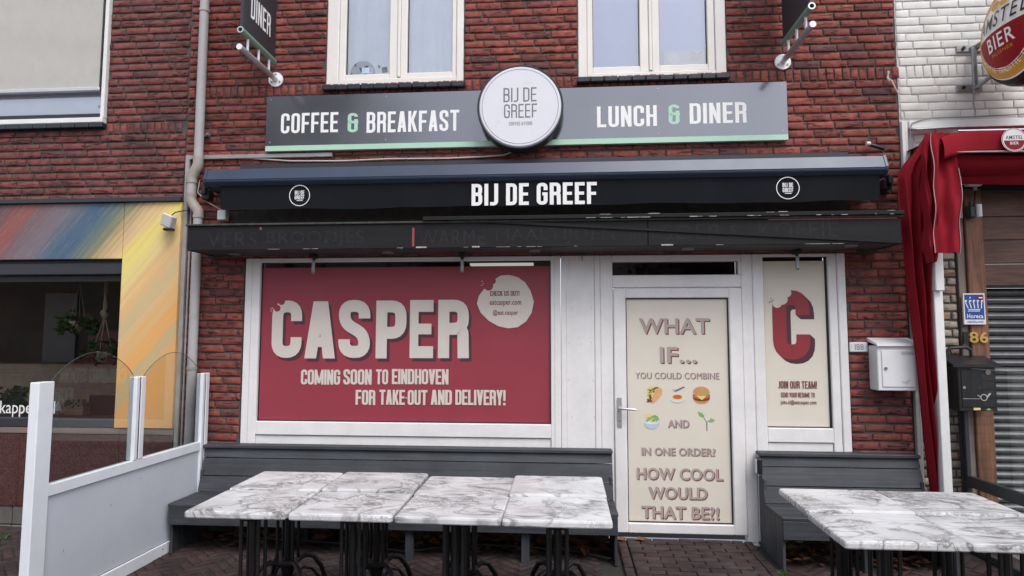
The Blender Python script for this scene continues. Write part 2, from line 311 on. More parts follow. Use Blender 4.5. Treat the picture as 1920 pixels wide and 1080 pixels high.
M = dict(
    brick=brickmat('red_clay_brick', [(0, (.17, .056, .050)), (.2, (.245, .070, .058)), (.55, (.285, .078, .063)), (.78, (.33, .094, .070)), (.9, (.22, .076, .068)), (1, (.14, .062, .062))], .70, .28),
    brickd=brickmat('dull_red_clay_brick', [(0, (.15, .058, .053)), (.4, (.225, .075, .066)), (.75, (.20, .068, .061)), (1, (.125, .062, .062))], .68),
    brickw=brickmat('white_painted_brick', [(0, (.66, .65, .63)), (1, (.72, .71, .69))], .07, .08, .18),
    brickb=brickmat('sandy_brick', [(0, (.30, .25, .20)), (.5, (.42, .36, .29)), (.8, (.28, .24, .21)), (1, (.36, .23, .16))], .4),
    paver=brickmat('paving_clinker', [(0, (.042, .028, .030)), (.5, (.062, .036, .036)), (1, (.05, .041, .042))], .3, .35),
    mortar=pm('mortar', (.082, .076, .073), .95, var=.35, vs=12, bump=.5, bs=150),
    mortarw=pm('white_painted_mortar', (.58, .57, .55), .9, var=.12, vs=12, bump=.3, bs=150),
    joint=pm('paving_joint_sand', (.028, .025, .024), .95, var=.4, vs=30, bump=.5, bs=200),
    pvc=pm('white_plastic_frame', (.79, .77, .775), .36, var=.09, vs=4, fine=.015, bump=.02, bs=40),
    pvcd=pm('frame_gasket', (.02, .02, .022), .6),
    cream=pm('cream_window_frame', (.78, .75, .72), .42, var=.06, vs=3),
    glass=glassmat('window_glass'), cglass=glassmat('coated_glass', (1.0, 1.0, 1.0), 1.5, 1.0, .22, (.92, .95, 1)), pglass=glassmat('screen_glass', (.88, .91, .90), 1.45, 1.0), edge=clearmat('glass_edge', (.92, .96, .94)), 
    rim=pm('glass_rim', (.06, .07, .065), .2),
    redfilm=pm('red_window_film', (.295, .040, .060), .42, var=.06, vs=2), creamprint=pm('cream_print', (.66, .60, .55), .45, var=.04), redshade=pm('dark_plum_print', (.075, .026, .038), .45, var=.04),
    creamfilm=pm('cream_window_film', (.72, .665, .575), .34, var=.04, vs=2), redprint=pm('red_print', (.29, .030, .042), .42, var=.05),
    maroon=pm('maroon_print', (.19, .045, .05), .45, var=.05), mauve=pm('grey_mauve_print', (.42, .345, .325), .45, var=.10, vs=60),
    signgrey=pm('glossy_grey_sign', (.205, .208, .228), .14, .78, var=.05, vs=2), signwhite=pm('white_letter', (.83, .83, .84), .4, var=.02), mint=pm('mint_print', (.41, .64, .50), .4, var=.04),
    lightface=pm('opal_lightbox_face', (.70, .705, .77), .3, var=.02), darkmetal=pm('anthracite_metal', (.035, .037, .042), .4, .3), greymark=pm('grey_letter', (.17, .17, .18), .5),
    awning=pm('navy_awning_metal', (.036, .052, .088), .36, .15, var=.08, vs=3, spec=.5), valance=pm('black_awning_cloth', (.0075, .0085, .012), .9, spec=.2, var=.25, vs=4, bump=.3, bs=500),
    canopy=pm('black_painted_board', (.013, .013, .016), .7, spec=.25, var=.35, vs=7, bump=.15, bs=30, stretch=(.5, 1, 2)), ghost=pm('faded_letter_trace', (.021, .021, .025), .7, spec=.25, var=.5, vs=14),
    soffit=pm('dark_soffit', (.05, .045, .047), .7, var=.2), scuff=pm('bare_scuffed_edge', (.42, .40, .39), .8, var=.6, vs=40), redmark=pm('red_paint_mark', (.30, .045, .06), .6),
    steel=pm('brushed_steel', (.58, .58, .60), .3, .7, var=.1), chrome=pm('polished_steel', (.62, .62, .63), .14, 1.0), galv=pm('galvanised_steel', (.40, .41, .43), .45, .7, var=.25, vs=20),
    alu=pm('pale_aluminium', (.58, .59, .62), .42, .35, var=.08, vs=4), panel=pm('grey_plastic_panel', (.55, .58, .65), .45, var=.06, vs=3),
    pipe=pm('grey_plastic_pipe', (.40, .39, .40), .5, var=.14, vs=5), elbow=pm('weathered_pipe_bend', (.36, .32, .29), .6, var=.2, vs=14), trunk=pm('grey_cable_trunking', (.33, .32, .32), .55, var=.2, vs=8),
    cable=pm('dirty_white_cable', (.5, .48, .45), .6), bcable=pm('black_cable', (.02, .02, .02), .6), boxw=pm('off_white_box', (.62, .62, .62), .5, var=.1),
    bench=woodmat('charcoal_stained_board', (.024, .027, .034), (.054, .059, .070), .62, (1.2, 30, 30), .35),
    benchv=woodmat('charcoal_stained_upright', (.024, .027, .034), (.054, .059, .070), .62, (30, 30, 1.5), .35),
    marble=marblemat('white_veined_marble_top'), iron=pm('black_cast_iron', (.012, .012, .014), .42, .2, var=.3, bump=.2, bs=80),
    mural=None, black=pm('black_frame_paint', (.014, .015, .018), .4), navy=pm('dark_slate_frame', (.030, .033, .042), .42), granite=stonemat('red_granite', (.022, .010, .010), (.078, .030, .027), 150, .35),
    grtile=pm('dirty_grey_base_tile', (.115, .11, .10), .75, var=.35, vs=9, bump=.2), sillst=pm('pinkish_stone_strip', (.20, .15, .135), .6, var=.15),
    blind=pm('woven_sun_screen', (.47, .455, .43), .8, var=.06, vs=8, bump=.2, bs=700, fine=.06), whitepaint=pm('white_gloss_paint', (.78, .78, .78), .4, var=.06), gtile=pm('glazed_black_sill_tile', (.022, .024, .032), .25, var=.3, vs=10),
    curtain=pm('net_curtain_and_sky', (.84, .91, .98), .8, var=.05), roller=pm('sky_toned_blind', (.50, .57, .86), .7, var=.04),
    redcloth=pm('red_awning_cloth', (.25, .012, .022), .9, spec=.12, var=.14, vs=5, bump=.25, bs=600), piping=pm('grey_piping', (.45, .36, .36), .7), postw=pm('white_post_paint', (.74, .74, .74), .4, var=.08),
    plank=woodmat('brown_boards', (.052, .024, .018), (.14, .070, .048), .6, (2, 20, 26), .4), wpost=woodmat('reddish_brown_post', (.085, .034, .019), (.24, .105, .058), .6, (22, 22, 1.6), .4), greypost=woodmat('weathered_grey_jamb', (.17, .14, .12), (.27, .23, .2), .8, (22, 22, 2), .4),
    shutter=pm('grey_shutter_slat', (.17, .175, .185), .4, .55, var=.2, vs=9), mbox=pm('white_metal_box', (.74, .75, .77), .32, var=.05, vs=5), dbox=pm('black_metal_box', (.022, .022, .026), .4, .2), 
    blue=pm('blue_sign_print', (.018, .065, .30), .35), gold=pm('gold_print', (.50, .26, .025), .45, .0, var=.12, vs=30), goldpale=pm('pale_gold_numeral', (.62, .42, .14), .35, .5), beerred=pm('beer_red_print', (.22, .010, .014), .5, spec=.2), beerwhite=pm('white_print', (.74, .73, .73), .4), letblack=pm('black_print', (.012, .012, .014), .35),
    slate=pm('dark_grey_metal', (.060, .068, .078), .4, .5, var=.1), leaf=pm('dry_brown_leaf', (.15, .065, .03), .7, var=.5, vs=30), green=pm('green_leaf', (.04, .095, .022), .5, var=.35, vs=30), terracotta=pm('pale_clay_pot', (.45, .36, .28), .7), jute=pm('jute_rope', (.34, .28, .20), .9, var=.3, vs=80, bump=.5, bs=300),
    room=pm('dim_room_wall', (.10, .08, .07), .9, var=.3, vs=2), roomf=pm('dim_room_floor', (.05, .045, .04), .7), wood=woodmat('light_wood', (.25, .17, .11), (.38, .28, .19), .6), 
    skin=pm('orange_print', (.72, .38, .18), .45), bun=pm('bun_print', (.60, .30, .12), .45), brown=pm('brown_print', (.13, .05, .03), .45), yellow=pm('yellow_print', (.78, .62, .22), .45), lgreen=pm('green_print', (.22, .45, .14), .45), paleblue=pm('pale_blue_print', (.45, .55, .68), .45), greyp=pm('grey_print', (.16, .19, .23), .45), tomato=pm('tomato_print', (.62, .12, .04), .45),
    postalu=pm('white_powder_coat', (.74, .77, .83), .38, .0, var=.07, vs=4), edgeline=pm('pale_glass_edge', (.3, .36, .36), .2), bark=pm('grey_bark', (.07, .06, .05), .9, var=.3), darkleaf=pm('dull_winter_leaf', (.05, .048, .03), .8, var=.4), brickfar=pm('brown_far_brick', (.14, .075, .06), .9, var=.2), rooftile=pm('dark_roof_tile', (.06, .045, .04), .8, var=.2),
    lamp=None,
    ledge=pm('mossy_ledge_top', (.05, .055, .045), .9, var=.5, vs=20), rooms=pm('pale_ceiling', (.5, .5, .5), .8),
)
M['mural'] = muralmat('painted_rainbow_panel', MKEYS)

_m, _nt, _b = newmat('bar_glow'); _b.inputs['Emission Color'].default_value = (1, .97, .9, 1); _b.inputs['Emission Strength'].default_value = .28; M['lamp'] = _m  # weak glow for the stand-in bar above the red film

for k_, src_, col_, es_ in (('goldglow', 'gold', (.50, .26, .025), .12), ('whiteglow', 'beerwhite', (.74, .73, .73), .12), ('redglow', 'beerred', (.22, .010, .014), .15)):  # glow added to brighten the shaded beer sign face
    q_ = M[src_].copy(); q_.name = 'glowing_' + M[src_].name; b_ = q_.node_tree.nodes['Principled BSDF']; b_.inputs['Emission Color'].default_value = (*col_, 1); b_.inputs['Emission Strength'].default_value = es_; M[k_] = q_
# ------------------------------------------------------------------ lettering
def roundpath(pts, r, closed=False):
    out = []; n = len(pts)
    for i, p in enumerate(pts):
        if not closed and i in (0, n - 1): out.append(p); continue
        a, c = pts[(i - 1) % n], pts[(i + 1) % n]
        d1 = (a[0] - p[0], a[1] - p[1]); d2 = (c[0] - p[0], c[1] - p[1])
        l1, l2 = math.hypot(*d1), math.hypot(*d2)
        k1 = l1 if (not closed and i == 1) else l1 / 2; k2 = l2 if (not closed and i == n - 2) else l2 / 2
        q = min(r, k1, k2)
        s = (p[0] + d1[0] / l1 * q, p[1] + d1[1] / l1 * q); e = (p[0] + d2[0] / l2 * q, p[1] + d2[1] / l2 * q)
        for k in range(6):
            t = k / 5
            # near-circular corner
            u = (1 - t) ** 2; v = 2 * t * (1 - t) * 1.0; ww = t ** 2
            out.append((s[0] * u + p[0] * v + e[0] * ww, s[1] * u + p[1] * v + e[1] * ww))
    return out
def strokepoly(pts, t, closed=False):
    pts = [p for i, p in enumerate(pts) if i == 0 or math.hypot(p[0] - pts[i - 1][0], p[1] - pts[i - 1][1]) > 1e-6]
    if closed and math.hypot(pts[0][0] - pts[-1][0], pts[0][1] - pts[-1][1]) < 1e-6: pts = pts[:-1]
    n = len(pts); L_, R_ = [], []
    for i in range(n):
        a = pts[i - 1] if (i > 0 or closed) else None; c = pts[(i + 1) % n] if (i < n - 1 or closed) else None
        p = pts[i]; ds = []
        for q0, q1 in ((a, p), (p, c)):
            if q0 is None or q1 is None: continue
            l = math.hypot(q1[0] - q0[0], q1[1] - q0[1])
            if l > 1e-9: ds.append(((q1[0] - q0[0]) / l, (q1[1] - q0[1]) / l))
        dx = sum(d[0] for d in ds); dy = sum(d[1] for d in ds); l = math.hypot(dx, dy) or 1; dx /= l; dy /= l
        cs = max(.5, dx * ds[0][0] + dy * ds[0][1]); h = t / 2 / cs
        L_.append((p[0] - dy * h, p[1] + dx * h)); R_.append((p[0] + dy * h, p[1] - dx * h))
    q = []
    for i in range(n if closed else n - 1):
        j = (i + 1) % n; q.append([L_[i], L_[j], R_[j], R_[i]])
    return q
def glyph(ch, w, t):
    """condensed capitals from strokes: list of quads (each list of 4 points) grouped by stroke; height 1"""
    h = t / 2; L, T, B = h, 1 - h, h; S = []
    if ch in 'MW': w = w * 1.45
    if ch in '1': w = w * .6
    Rr = w - h; r = (w - t) / 2 * .98 if w > t else .1; rc = min(r, .30)
    P = lambda pts, cl=False, rr=None: S.append(strokepoly(roundpath(pts, rc if rr is None else rr, cl), t, cl))
    Z = lambda x0, y0, x1, y1: S.append([[(x0, y0), (x1, y0), (x1, y1), (x0, y1)]])
    D = lambda x0, y0, x1, y1, k=1.06: S.append([[(x0 - h * k, y0), (x0 + h * k, y0), (x1 + h * k, y1), (x1 - h * k, y1)]])
    stem = lambda x=None: Z((x if x is not None else 0), 0, (x if x is not None else 0) + t, 1)
    if ch == 'A': D(h * 1.05, 0, w / 2 - h * .25, 1); D(w - h * 1.05, 0, w / 2 + h * .25, 1); Z(w * .25, .2, w * .75, .2 + t * .85)
    elif ch == 'B': stem(); P([(L, T), (Rr - .01, T), (Rr - .01, .52), (L, .52)]); P([(L, .52), (Rr, .52), (Rr, B), (L, B)])
    elif ch == 'C': P([(Rr, .64), (Rr, T), (L, T), (L, B), (Rr, B), (Rr, .36)])
    elif ch == 'D': stem(); P([(L, T), (Rr, T), (Rr, B), (L, B)])
    elif ch == 'E': w *= .9; stem(); Z(t, 1 - t, w, 1); Z(t, 0, w, t); Z(t, .5 - h * .9, w * .92, .5 + h * .9)
    elif ch == 'F': w *= .9; stem(); Z(t, 1 - t, w, 1); Z(t, .48 - h * .9, w * .92, .48 + h * .9)
    elif ch == 'G': P([(Rr, .66), (Rr, T), (L, T), (L, B), (Rr, B), (Rr, .5)]); Z(w * .52, .5 - h, w - t, .5 + h * .8); Z(w - t, .44, w, .5 + h * .8)
    elif ch == 'H': stem(); stem(w - t); Z(t, .5 - h * .9, w - t, .5 + h * .9)
    elif ch == 'I': w = t; stem()
    elif ch == 'J': w *= .72; Rr = w - h; P([(Rr, 1), (Rr, B), (-.01, B)], rr=rc * .9)
    elif ch == 'K': stem(); D(w - h * 1.1, 1, t + h * .2, .45); D(w - h * .9, 0, w * .45, .55)
    elif ch == 'L': w *= .88; stem(); Z(t, 0, w, t)
    elif ch == 'M': stem(); stem(w - t); D(w / 2, .08, h, 1, .95); D(w / 2, .08, w - h, 1, .95)
    elif ch == 'N': stem(); stem(w - t); D(w - h, 0, h, 1, .95)
    elif ch == 'O': P([(L, .5), (L, T), (Rr, T), (Rr, B), (L, B)], True)
    elif ch == 'P': stem(); P([(L, T), (Rr, T), (Rr, .44), (L, .44)])
    elif ch == 'R': stem(); P([(L, T), (Rr, T), (Rr, .5), (L, .5)]); P([(L + t, .5), (Rr - .005, .5), (Rr + .005, 0)], rr=rc * .6)
    elif ch == 'S': P([(Rr, .68), (Rr, T), (L, T), (L, .60), (Rr, .40), (Rr, B), (L, B), (L, .32)])
    elif ch == 'T': Z(0, 1 - t, w, 1); Z(w / 2 - h, 0, w / 2 + h, 1 - t)
    elif ch == 'U': P([(L, 1), (L, B), (Rr, B), (Rr, 1)])
    elif ch == 'V': D(w / 2, 0, h, 1); D(w / 2, 0, w - h, 1)
    elif ch == 'W': D(w * .29, 0, h, 1); D(w * .29, 0, w / 2, .95); D(w * .71, 0, w / 2, .95); D(w * .71, 0, w - h, 1)
    elif ch == 'Y': D(w / 2, .4, h, 1); D(w / 2, .4, w - h, 1); Z(w / 2 - h, 0, w / 2 + h, .42)
    elif ch == '!': w = t; Z(0, .3, t, 1); Z(0, 0, t, t * 1.1)
    elif ch == '.': w = t; Z(0, 0, t, t)
    elif ch == '-': w = w * .3; Z(0, .44, w, .44 + t * .35)
    elif ch == '&':
        w *= .96; Rr = w - h
        P([(Rr, .80), (Rr, T), (L, T), (L, .53), (Rr, .53), (Rr + .08, .53)]); P([(L + .02, .53), (L, .53), (L, B), (Rr, B), (Rr, .68)])
    elif ch == '1': Z(w - t, 0, w, 1); D(w * .2, .78, w - h, .97, .5)
    elif ch == '8': P([(L, .75), (L, T), (Rr, T), (Rr, .53), (L, .53)], True); P([(L, .25), (L, .53), (Rr, .53), (Rr, B), (L, B)], True)
    else: w *= .5
    return S, w
def cond_text(body, w=.42, t=.15, gap=.07, space=None):
    """2-D quads of a line of condensed capitals, height 1; returns (list of strokes, width)"""
    x = 0; out = []
    for ch in body:
        if ch == ' ': x += (space if space is not None else w * .55); continue
        S, cw = glyph(ch, w, t)
        for st in S: out.append([[(px + x, py) for px, py in q] for q in st])
        x += cw + gap
    return out, x - gap
def font_text(body, off=0.0, shear=0.0, space=1.0):
    """2-D polygons of a line set in Blender's own font"""
    c = bpy.data.curves.new('line', 'FONT'); c.body = body; c.offset = off; c.shear = shear; c.space_character = space; c.resolution_u = 3
    o = bpy.data.objects.new('line', c); COL.objects.link(o)
    dg = bpy.context.evaluated_depsgraph_get(); dg.update()
    me = bpy.data.meshes.new_from_object(o.evaluated_get(dg))
    vs = [(v.co.x, v.co.y) for v in me.vertices]; fs = [tuple(p.vertices) for p in me.polygons]
    bpy.data.objects.remove(o); bpy.data.curves.remove(c); bpy.data.meshes.remove(me)
    return vs, fs
class Print:
    """flat print on a surface: origin, right and up unit vectors, out normal; layers step out a fraction of a millimetre"""
    def __init__(s, o, r, u, n, k0=.0008): s.o, s.r, s.u, s.n = Vector(o), Vector(r), Vector(u), Vector(n); s.mb = MB(); s.mb.fix = False; s.k = k0
    def pt(s, x, y): return s.o + s.r * x + s.u * y + s.n * s.k
    def face(s, pts, mi=0, step=True):
        a = sum(pts[i][0] * pts[(i + 1) % len(pts)][1] - pts[(i + 1) % len(pts)][0] * pts[i][1] for i in range(len(pts)))
        if a < 0: pts = pts[::-1]
        s.mb.add([s.pt(*p) for p in pts], [tuple(range(len(pts)))], mi)
        if step: s.k += .00006
    def cond(s, body, x0, x1, y0, y1, mi=0, **kw):
        st, wd = cond_text(body, **kw); sx = (x1 - x0) / wd; sy = y1 - y0; k = s.k
        for i, g in enumerate(st):
            s.k = k + .00007 * (i % 5)
            for q in g:
                p = [(x0 + a * sx, y0 + b * sy) for a, b in q]
                s.face(p, mi, False)
        s.k = k + .00045
    def font(s, body, x0, x1, y0, y1, mi=0, cap=True, off=0.0, shear=0.0, space=1.0):
        vs, fs = font_text(body, off, shear, space)
        ax, bx = min(v[0] for v in vs), max(v[0] for v in vs); ay, by = (min(v[1] for v in vs), max(v[1] for v in vs))
        f = lambda v: s.pt(x0 + (v[0] - ax) / (bx - ax) * (x1 - x0), y0 + (v[1] - ay) / (by - ay) * (y1 - y0))
        s.mb.add([f(v) for v in vs], fs, mi); s.k += .0002
    def ellipse(s, cx, cy, rx, ry, mi=0, n=28, a0=0, a1=360):
        s.face([(cx + rx * math.cos(R(a0 + (a1 - a0) * i / n)), cy + ry * math.sin(R(a0 + (a1 - a0) * i / n))) for i in range(n + (a1 - a0 != 360))], mi)
    def ring(s, cx, cy, r0, r1, mi=0, n=40):
        for i in range(n):
            a, b = 2 * math.pi * i / n, 2 * math.pi * (i + 1) / n
            s.face([(cx + r0 * math.cos(a), cy + r0 * math.sin(a)), (cx + r1 * math.cos(a), cy + r1 * math.sin(a)), (cx + r1 * math.cos(b), cy + r1 * math.sin(b)), (cx + r0 * math.cos(b), cy + r0 * math.sin(b))], mi, False)
        s.k += .00006
    def build(s, name, mats, parent, **kw): return s.mb.build(name, mats, parent, **kw)
def wall_print(Y): return Print((0, Y, 0), (1, 0, 0), (0, 0, 1), (0, -1, 0))
def pxr(x0, y0, x1, y1, Y): 
    a = rect(x0, y0, x1, y1, Y); return a[0], a[1], a[2], a[3]

# ------------------------------------------------------------------ bricks
def brick_mesh(name, L, H, Dp, seed, nx=4, nz=3, jit=.0032, er=1.0):
    """one hand-made brick: nearly flat face, soft uneven arrises; front at y=0, centred in x and z"""
    r = random.Random(seed); v = []; ix = {}; e = min(.007, H * .13, L * .13)
    xs = [-L / 2, -L / 2 + e] + [-L / 2 + L * (i + 1) / (nx - 2) for i in range(nx - 3)] + [L / 2 - e, L / 2]
    zs = [-H / 2, -H / 2 + e] + [-H / 2 + H * (i + 1) / (nz - 2) for i in range(nz - 3)] + [H / 2 - e, H / 2]
    for k in range(nz + 1):
        for i in range(nx + 1):
            ei, ek = i in (0, nx), k in (0, nz)
            x = xs[i] + (r.uniform(-.6, .2) * jit * (1 if xs[i] > 0 else -1) if ei else r.uniform(-jit, jit) * .5)
            z = zs[k] + (r.uniform(-.9, .25) * jit * (1 if zs[k] > 0 else -1) if ek else r.uniform(-jit, jit) * .2)
            y = (r.uniform(.003, .0065) * er if (ei or ek) else r.uniform(-.0016, .0016))
            ix[(i, k)] = len(v); v.append((x, y, z))
    f = [(ix[(i, k)], ix[(i + 1, k)], ix[(i + 1, k + 1)], ix[(i, k + 1)]) for k in range(nz) for i in range(nx)]; nf = len(f)
    per = [(i, 0) for i in range(nx)] + [(nx, k) for k in range(nz)] + [(i, nz) for i in range(nx, 0, -1)] + [(0, k) for k in range(nz, 0, -1)]
    back = []
    for i, k in per:
        p = v[ix[(i, k)]]; back.append(len(v)); v.append((p[0], Dp, p[2]))
    n = len(per)
    for q in range(n):
        f.append((ix[per[q]], back[q], back[(q + 1) % n], ix[per[(q + 1) % n]]))
    me = bpy.data.meshes.new(name); me.from_pydata(v, [], f)
    for p in me.polygons: p.use_smooth = p.index < nf
    me.update(); return me
def lay(root, items, meshes, mat, name, Y, limit=300, axis='wall'):
    """items: (cx, cz, sx, sz, rot) in the wall plane; the largest in view become objects, the rest one joined part"""
    for me in meshes:
        if not me.materials: me.materials.append(mat)
    rl = ROOTLOC[root.name]
    def key(it):
        p = Vector((it[0], Y, it[1])) - CAM_POS; z = p.dot(CAM_F)
        if z < .1: return 1e9
        u, q = p.dot(CAM_R) / z, p.dot(CAM_D) / z
        out = abs(u) > .83 or abs(q) > .47
        return p.length + (100 if out else 0) + (50 if it[5] else 0)
    items = sorted(items, key=key)
    mb = MB(); mb.fix = False
    for n, it in enumerate(items):
        me = meshes[rnd.randrange(len(meshes))]; dy = rnd.uniform(-.0025, .0025)
        if n < limit:
            o = bpy.data.objects.new(name, me); COL.objects.link(o); o.parent = root
            o.location = Vector((it[0], Y + dy, it[1])) - rl; o.scale = (it[2], 1, it[3]); o.rotation_euler = (0, it[4], 0)
        else:
            c, s = math.cos(it[4]), math.sin(it[4])
            mb.add([(it[0] + v.co.x * it[2] * c + v.co.z * it[3] * s, Y + dy + v.co.y, it[1] - v.co.x * it[2] * s + v.co.z * it[3] * c) for v in me.vertices], [tuple(p.vertices) for p in me.polygons], 0, [p.use_smooth for p in me.polygons])
    if mb.v: mb.build(name + 'work', mat, root, kind='stuff')
def slab(mb, X0, X1, Z0, Z1, holes, Y0, Y1):
    xs = sorted({X0, X1} | {max(X0, min(X1, h[i])) for h in holes for i in (0, 1)}); zs = sorted({Z0, Z1} | {max(Z0, min(Z1, h[i])) for h in holes for i in (2, 3)})
    full = {}
    for i in range(len(xs) - 1):
        for k in range(len(zs) - 1):
            cx, cz = (xs[i] + xs[i + 1]) / 2, (zs[k] + zs[k + 1]) / 2
            full[(i, k)] = not any(h[0] < cx < h[1] and h[2] < cz < h[3] for h in holes)
    g = lambda i, k: full.get((i, k), False)
    for (i, k), on in full.items():
        if not on: continue
        a, b, c, d = xs[i], xs[i + 1], zs[k], zs[k + 1]
        mb.add([(a, Y0, c), (b, Y0, c), (b, Y0, d), (a, Y0, d)], [(0, 1, 2, 3)]); mb.add([(a, Y1, c), (b, Y1, c), (b, Y1, d), (a, Y1, d)], [(3, 2, 1, 0)])
        if not g(i - 1, k): mb.add([(a, Y0, c), (a, Y1, c), (a, Y1, d), (a, Y0, d)], [(0, 3, 2, 1)])
        if not g(i + 1, k): mb.add([(b, Y0, c), (b, Y1, c), (b, Y1, d), (b, Y0, d)], [(0, 1, 2, 3)])
        if not g(i, k - 1): mb.add([(a, Y0, c), (b, Y0, c), (b, Y1, c), (a, Y1, c)], [(0, 3, 2, 1)])
        if not g(i, k + 1): mb.add([(a, Y0, d), (b, Y0, d), (b, Y1, d), (a, Y1, d)], [(0, 1, 2, 3)])
BL, BC, BH, BJ = .2217, .0692, .0570, .0105      # brick pitch, course, brick height, head joint
def courses(X0, X1, Z0, Z1, holes, zb=None, zt=None, covered=(), shift=.24, seed=1):
    """running bond between Z0 and Z1 with a soldier row from zb to zt; returns stretchers and soldiers"""
    r = random.Random(seed); st, so = [], []
    rows = []
    if zb is None: zb = zt = Z1
    k = 0
    while zb - (k + 1) * BC > Z0 - BC: rows.append(zb - (k + .5) * BC); k += 1
    k = 0
    while zt + k * BC < Z1: rows.append(zt + (k + .5) * BC); k += 1
    for n, z in enumerate(sorted(rows)):
        if z - BC * .4 < Z0 or z + BC * .35 > Z1 + .03: continue
        iv = [(X0, X1)]
        for h in holes:
            if h[2] < z + BC * .15 and h[3] > z - BC * .15:
                nv = []
                for a, b in iv:
                    if h[1] <= a or h[0] >= b: nv.append((a, b)); continue
                    if h[0] > a: nv.append((a, h[0]))
                    if h[1] < b: nv.append((h[1], b))
                iv = nv
        off = (-n * shift * BL + r.choice((0, 0, .01, .11)) * BL) % BL
        for a, b in iv:
            x = a - BL + (off - a) % BL
            while x < b:
                l, rr = max(a, x), min(b, x + BL)
                if rr - l > .03:
                    ww = rr - l - BJ * r.uniform(.75, 1.25); c = (l + rr) / 2
                    cov = any(q[0] < c < q[1] and q[2] < z < q[3] for q in covered)
                    st.append((c, z + r.uniform(-.0015, .0015), ww / (BL - BJ), r.uniform(.95, 1.05), r.uniform(-.004, .004), cov))
                x += BL
    if zt > zb:
        x = X0; z = (zb + zt) / 2; P = .0665
        while x < X1 - .02:
            c = x + P / 2
            if not any(h[0] < c < h[1] and h[2] < z < h[3] for h in holes):
                cov = any(q[0] < c < q[1] and q[2] < z < q[3] for q in covered)
                so.append((c, z, 1, r.uniform(.97, 1.02), r.uniform(-.012, .012), cov))
            x += P
    return st, so
VAR = [brick_mesh('brick', BL - BJ, BH, .05, i) for i in range(10)]
VARD = [brick_mesh('brick', BL - BJ, BH, .05, 40 + i) for i in range(8)]
VARW = [brick_mesh('brick', BL - BJ * .6, BH + .005, .05, 80 + i, jit=.003, er=.5) for i in range(6)]
SOL = [brick_mesh('brick', .0665 - BJ, .098, .05, 20 + i, nx=3, nz=4) for i in range(5)]
SOLD = [brick_mesh('brick', .0665 - BJ, .098, .05, 60 + i, nx=3, nz=4) for i in range(5)]
SOLW = [brick_mesh('brick', .0665 - BJ * .6, .102, .05, 100 + i, nx=3, nz=4, jit=.003, er=.5) for i in range(4)]

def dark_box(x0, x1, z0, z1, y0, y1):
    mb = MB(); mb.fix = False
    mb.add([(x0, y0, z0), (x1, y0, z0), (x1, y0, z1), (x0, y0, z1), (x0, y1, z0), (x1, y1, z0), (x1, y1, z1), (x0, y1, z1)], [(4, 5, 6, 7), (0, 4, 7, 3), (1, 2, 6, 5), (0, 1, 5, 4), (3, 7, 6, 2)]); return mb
# ================================================================== SETTING
def ground_profile(y): return gz(y) - .010
gm, gnt, gb = newmat('brick_street'); _L = gnt.links.new
_g = N(gnt, 'ShaderNodeNewGeometry'); _mp = N(gnt, 'ShaderNodeMapping'); _mp.inputs['Rotation'].default_value = (0, 0, R(45)); _L(_g.outputs['Position'], _mp.inputs['Vector'])
_bt = N(gnt, 'ShaderNodeTexBrick'); _bt.inputs['Color1'].default_value = (.16, .135, .13, 1); _bt.inputs['Color2'].default_value = (.20, .17, .16, 1); _bt.inputs['Mortar'].default_value = (.07, .065, .06, 1)  # unseen street kept paler than the paving to bounce light under the canopy
_bt.inputs['Scale'].default_value = 1; _bt.inputs['Brick Width'].default_value = .2; _bt.inputs['Row Height'].default_value = .07; _bt.inputs['Mortar Size'].default_value = .004
_L(_mp.outputs[0], _bt.inputs['Vector']); _L(_bt.outputs['Color'], gb.inputs['Base Color']); gb.inputs['Roughness'].default_value = .9
mb = MB(); ys = [150, .3, 0, -3.5, -7, -40, -250]
for i in range(len(ys) - 1):
    a, b = ys[i], ys[i + 1]
    mb.add([(-250, a, ground_profile(a)), (250, a, ground_profile(a)), (250, b, ground_profile(b)), (-250, b, ground_profile(b))], [(3, 2, 1, 0)])
mb.build('ground', gm, kind='structure')
# paved strip in front of the facades with its bricks
PX0, PX1, PY0, PY1 = -5.4, 3.4, -2.9, .02
mb = MB(); mb.add([(PX0, PY0, gz(PY0) - .004), (PX1, PY0, gz(PY0) - .004), (PX1, 0, -.004), (PX0, 0, -.004), (PX0, .3, -.004), (PX1, .3, -.004)], [(0, 1, 2, 3), (3, 2, 5, 4)])
pav = mb.build('pavement', M['joint'], kind='structure')
def paver_mesh(L, H, seed):
    me = brick_mesh('paver', L, H, .045, seed, nx=4, nz=3, jit=.003)
    for v in me.vertices: x, y, z = v.co; v.co = (x, z, -y * 1.0)
    me.flip_normals() if False else None
    me.materials.append(M['paver']); me.update(); return me
PVAR = [paver_mesh(.203, .0655, 200 + i) for i in range(8)]
U = .0695
RAMP = (.43, 1.50, -1.05)      # brick ramp in front of the door: x0, x1, y front
items = []
ca, sa = math.cos(R(45)), math.sin(R(45))
for j in range(-110, 111):
    for m_ in range(-22, 23):
        for kind in (0, 1):
            if kind == 0: cx, cy, rot = (j + 6 * m_ + 1.5), j + .5, 0
            else: cx, cy, rot = (j + 3 + 6 * m_ + .5), j - 1 + .5, 90
            x, y = (cx * ca - cy * sa) * U, (cx * sa + cy * ca) * U
            y -= 1.4; x -= .9
            if not (PX0 + .1 < x < PX1 - .1 and PY0 + .1 < y < PY1 - .09): continue
            if RAMP[0] - .12 < x < RAMP[1] + .12 and y > RAMP[2] - .05: continue
            items.append((x, y, gz(y) + .004, R(45 + rot)))
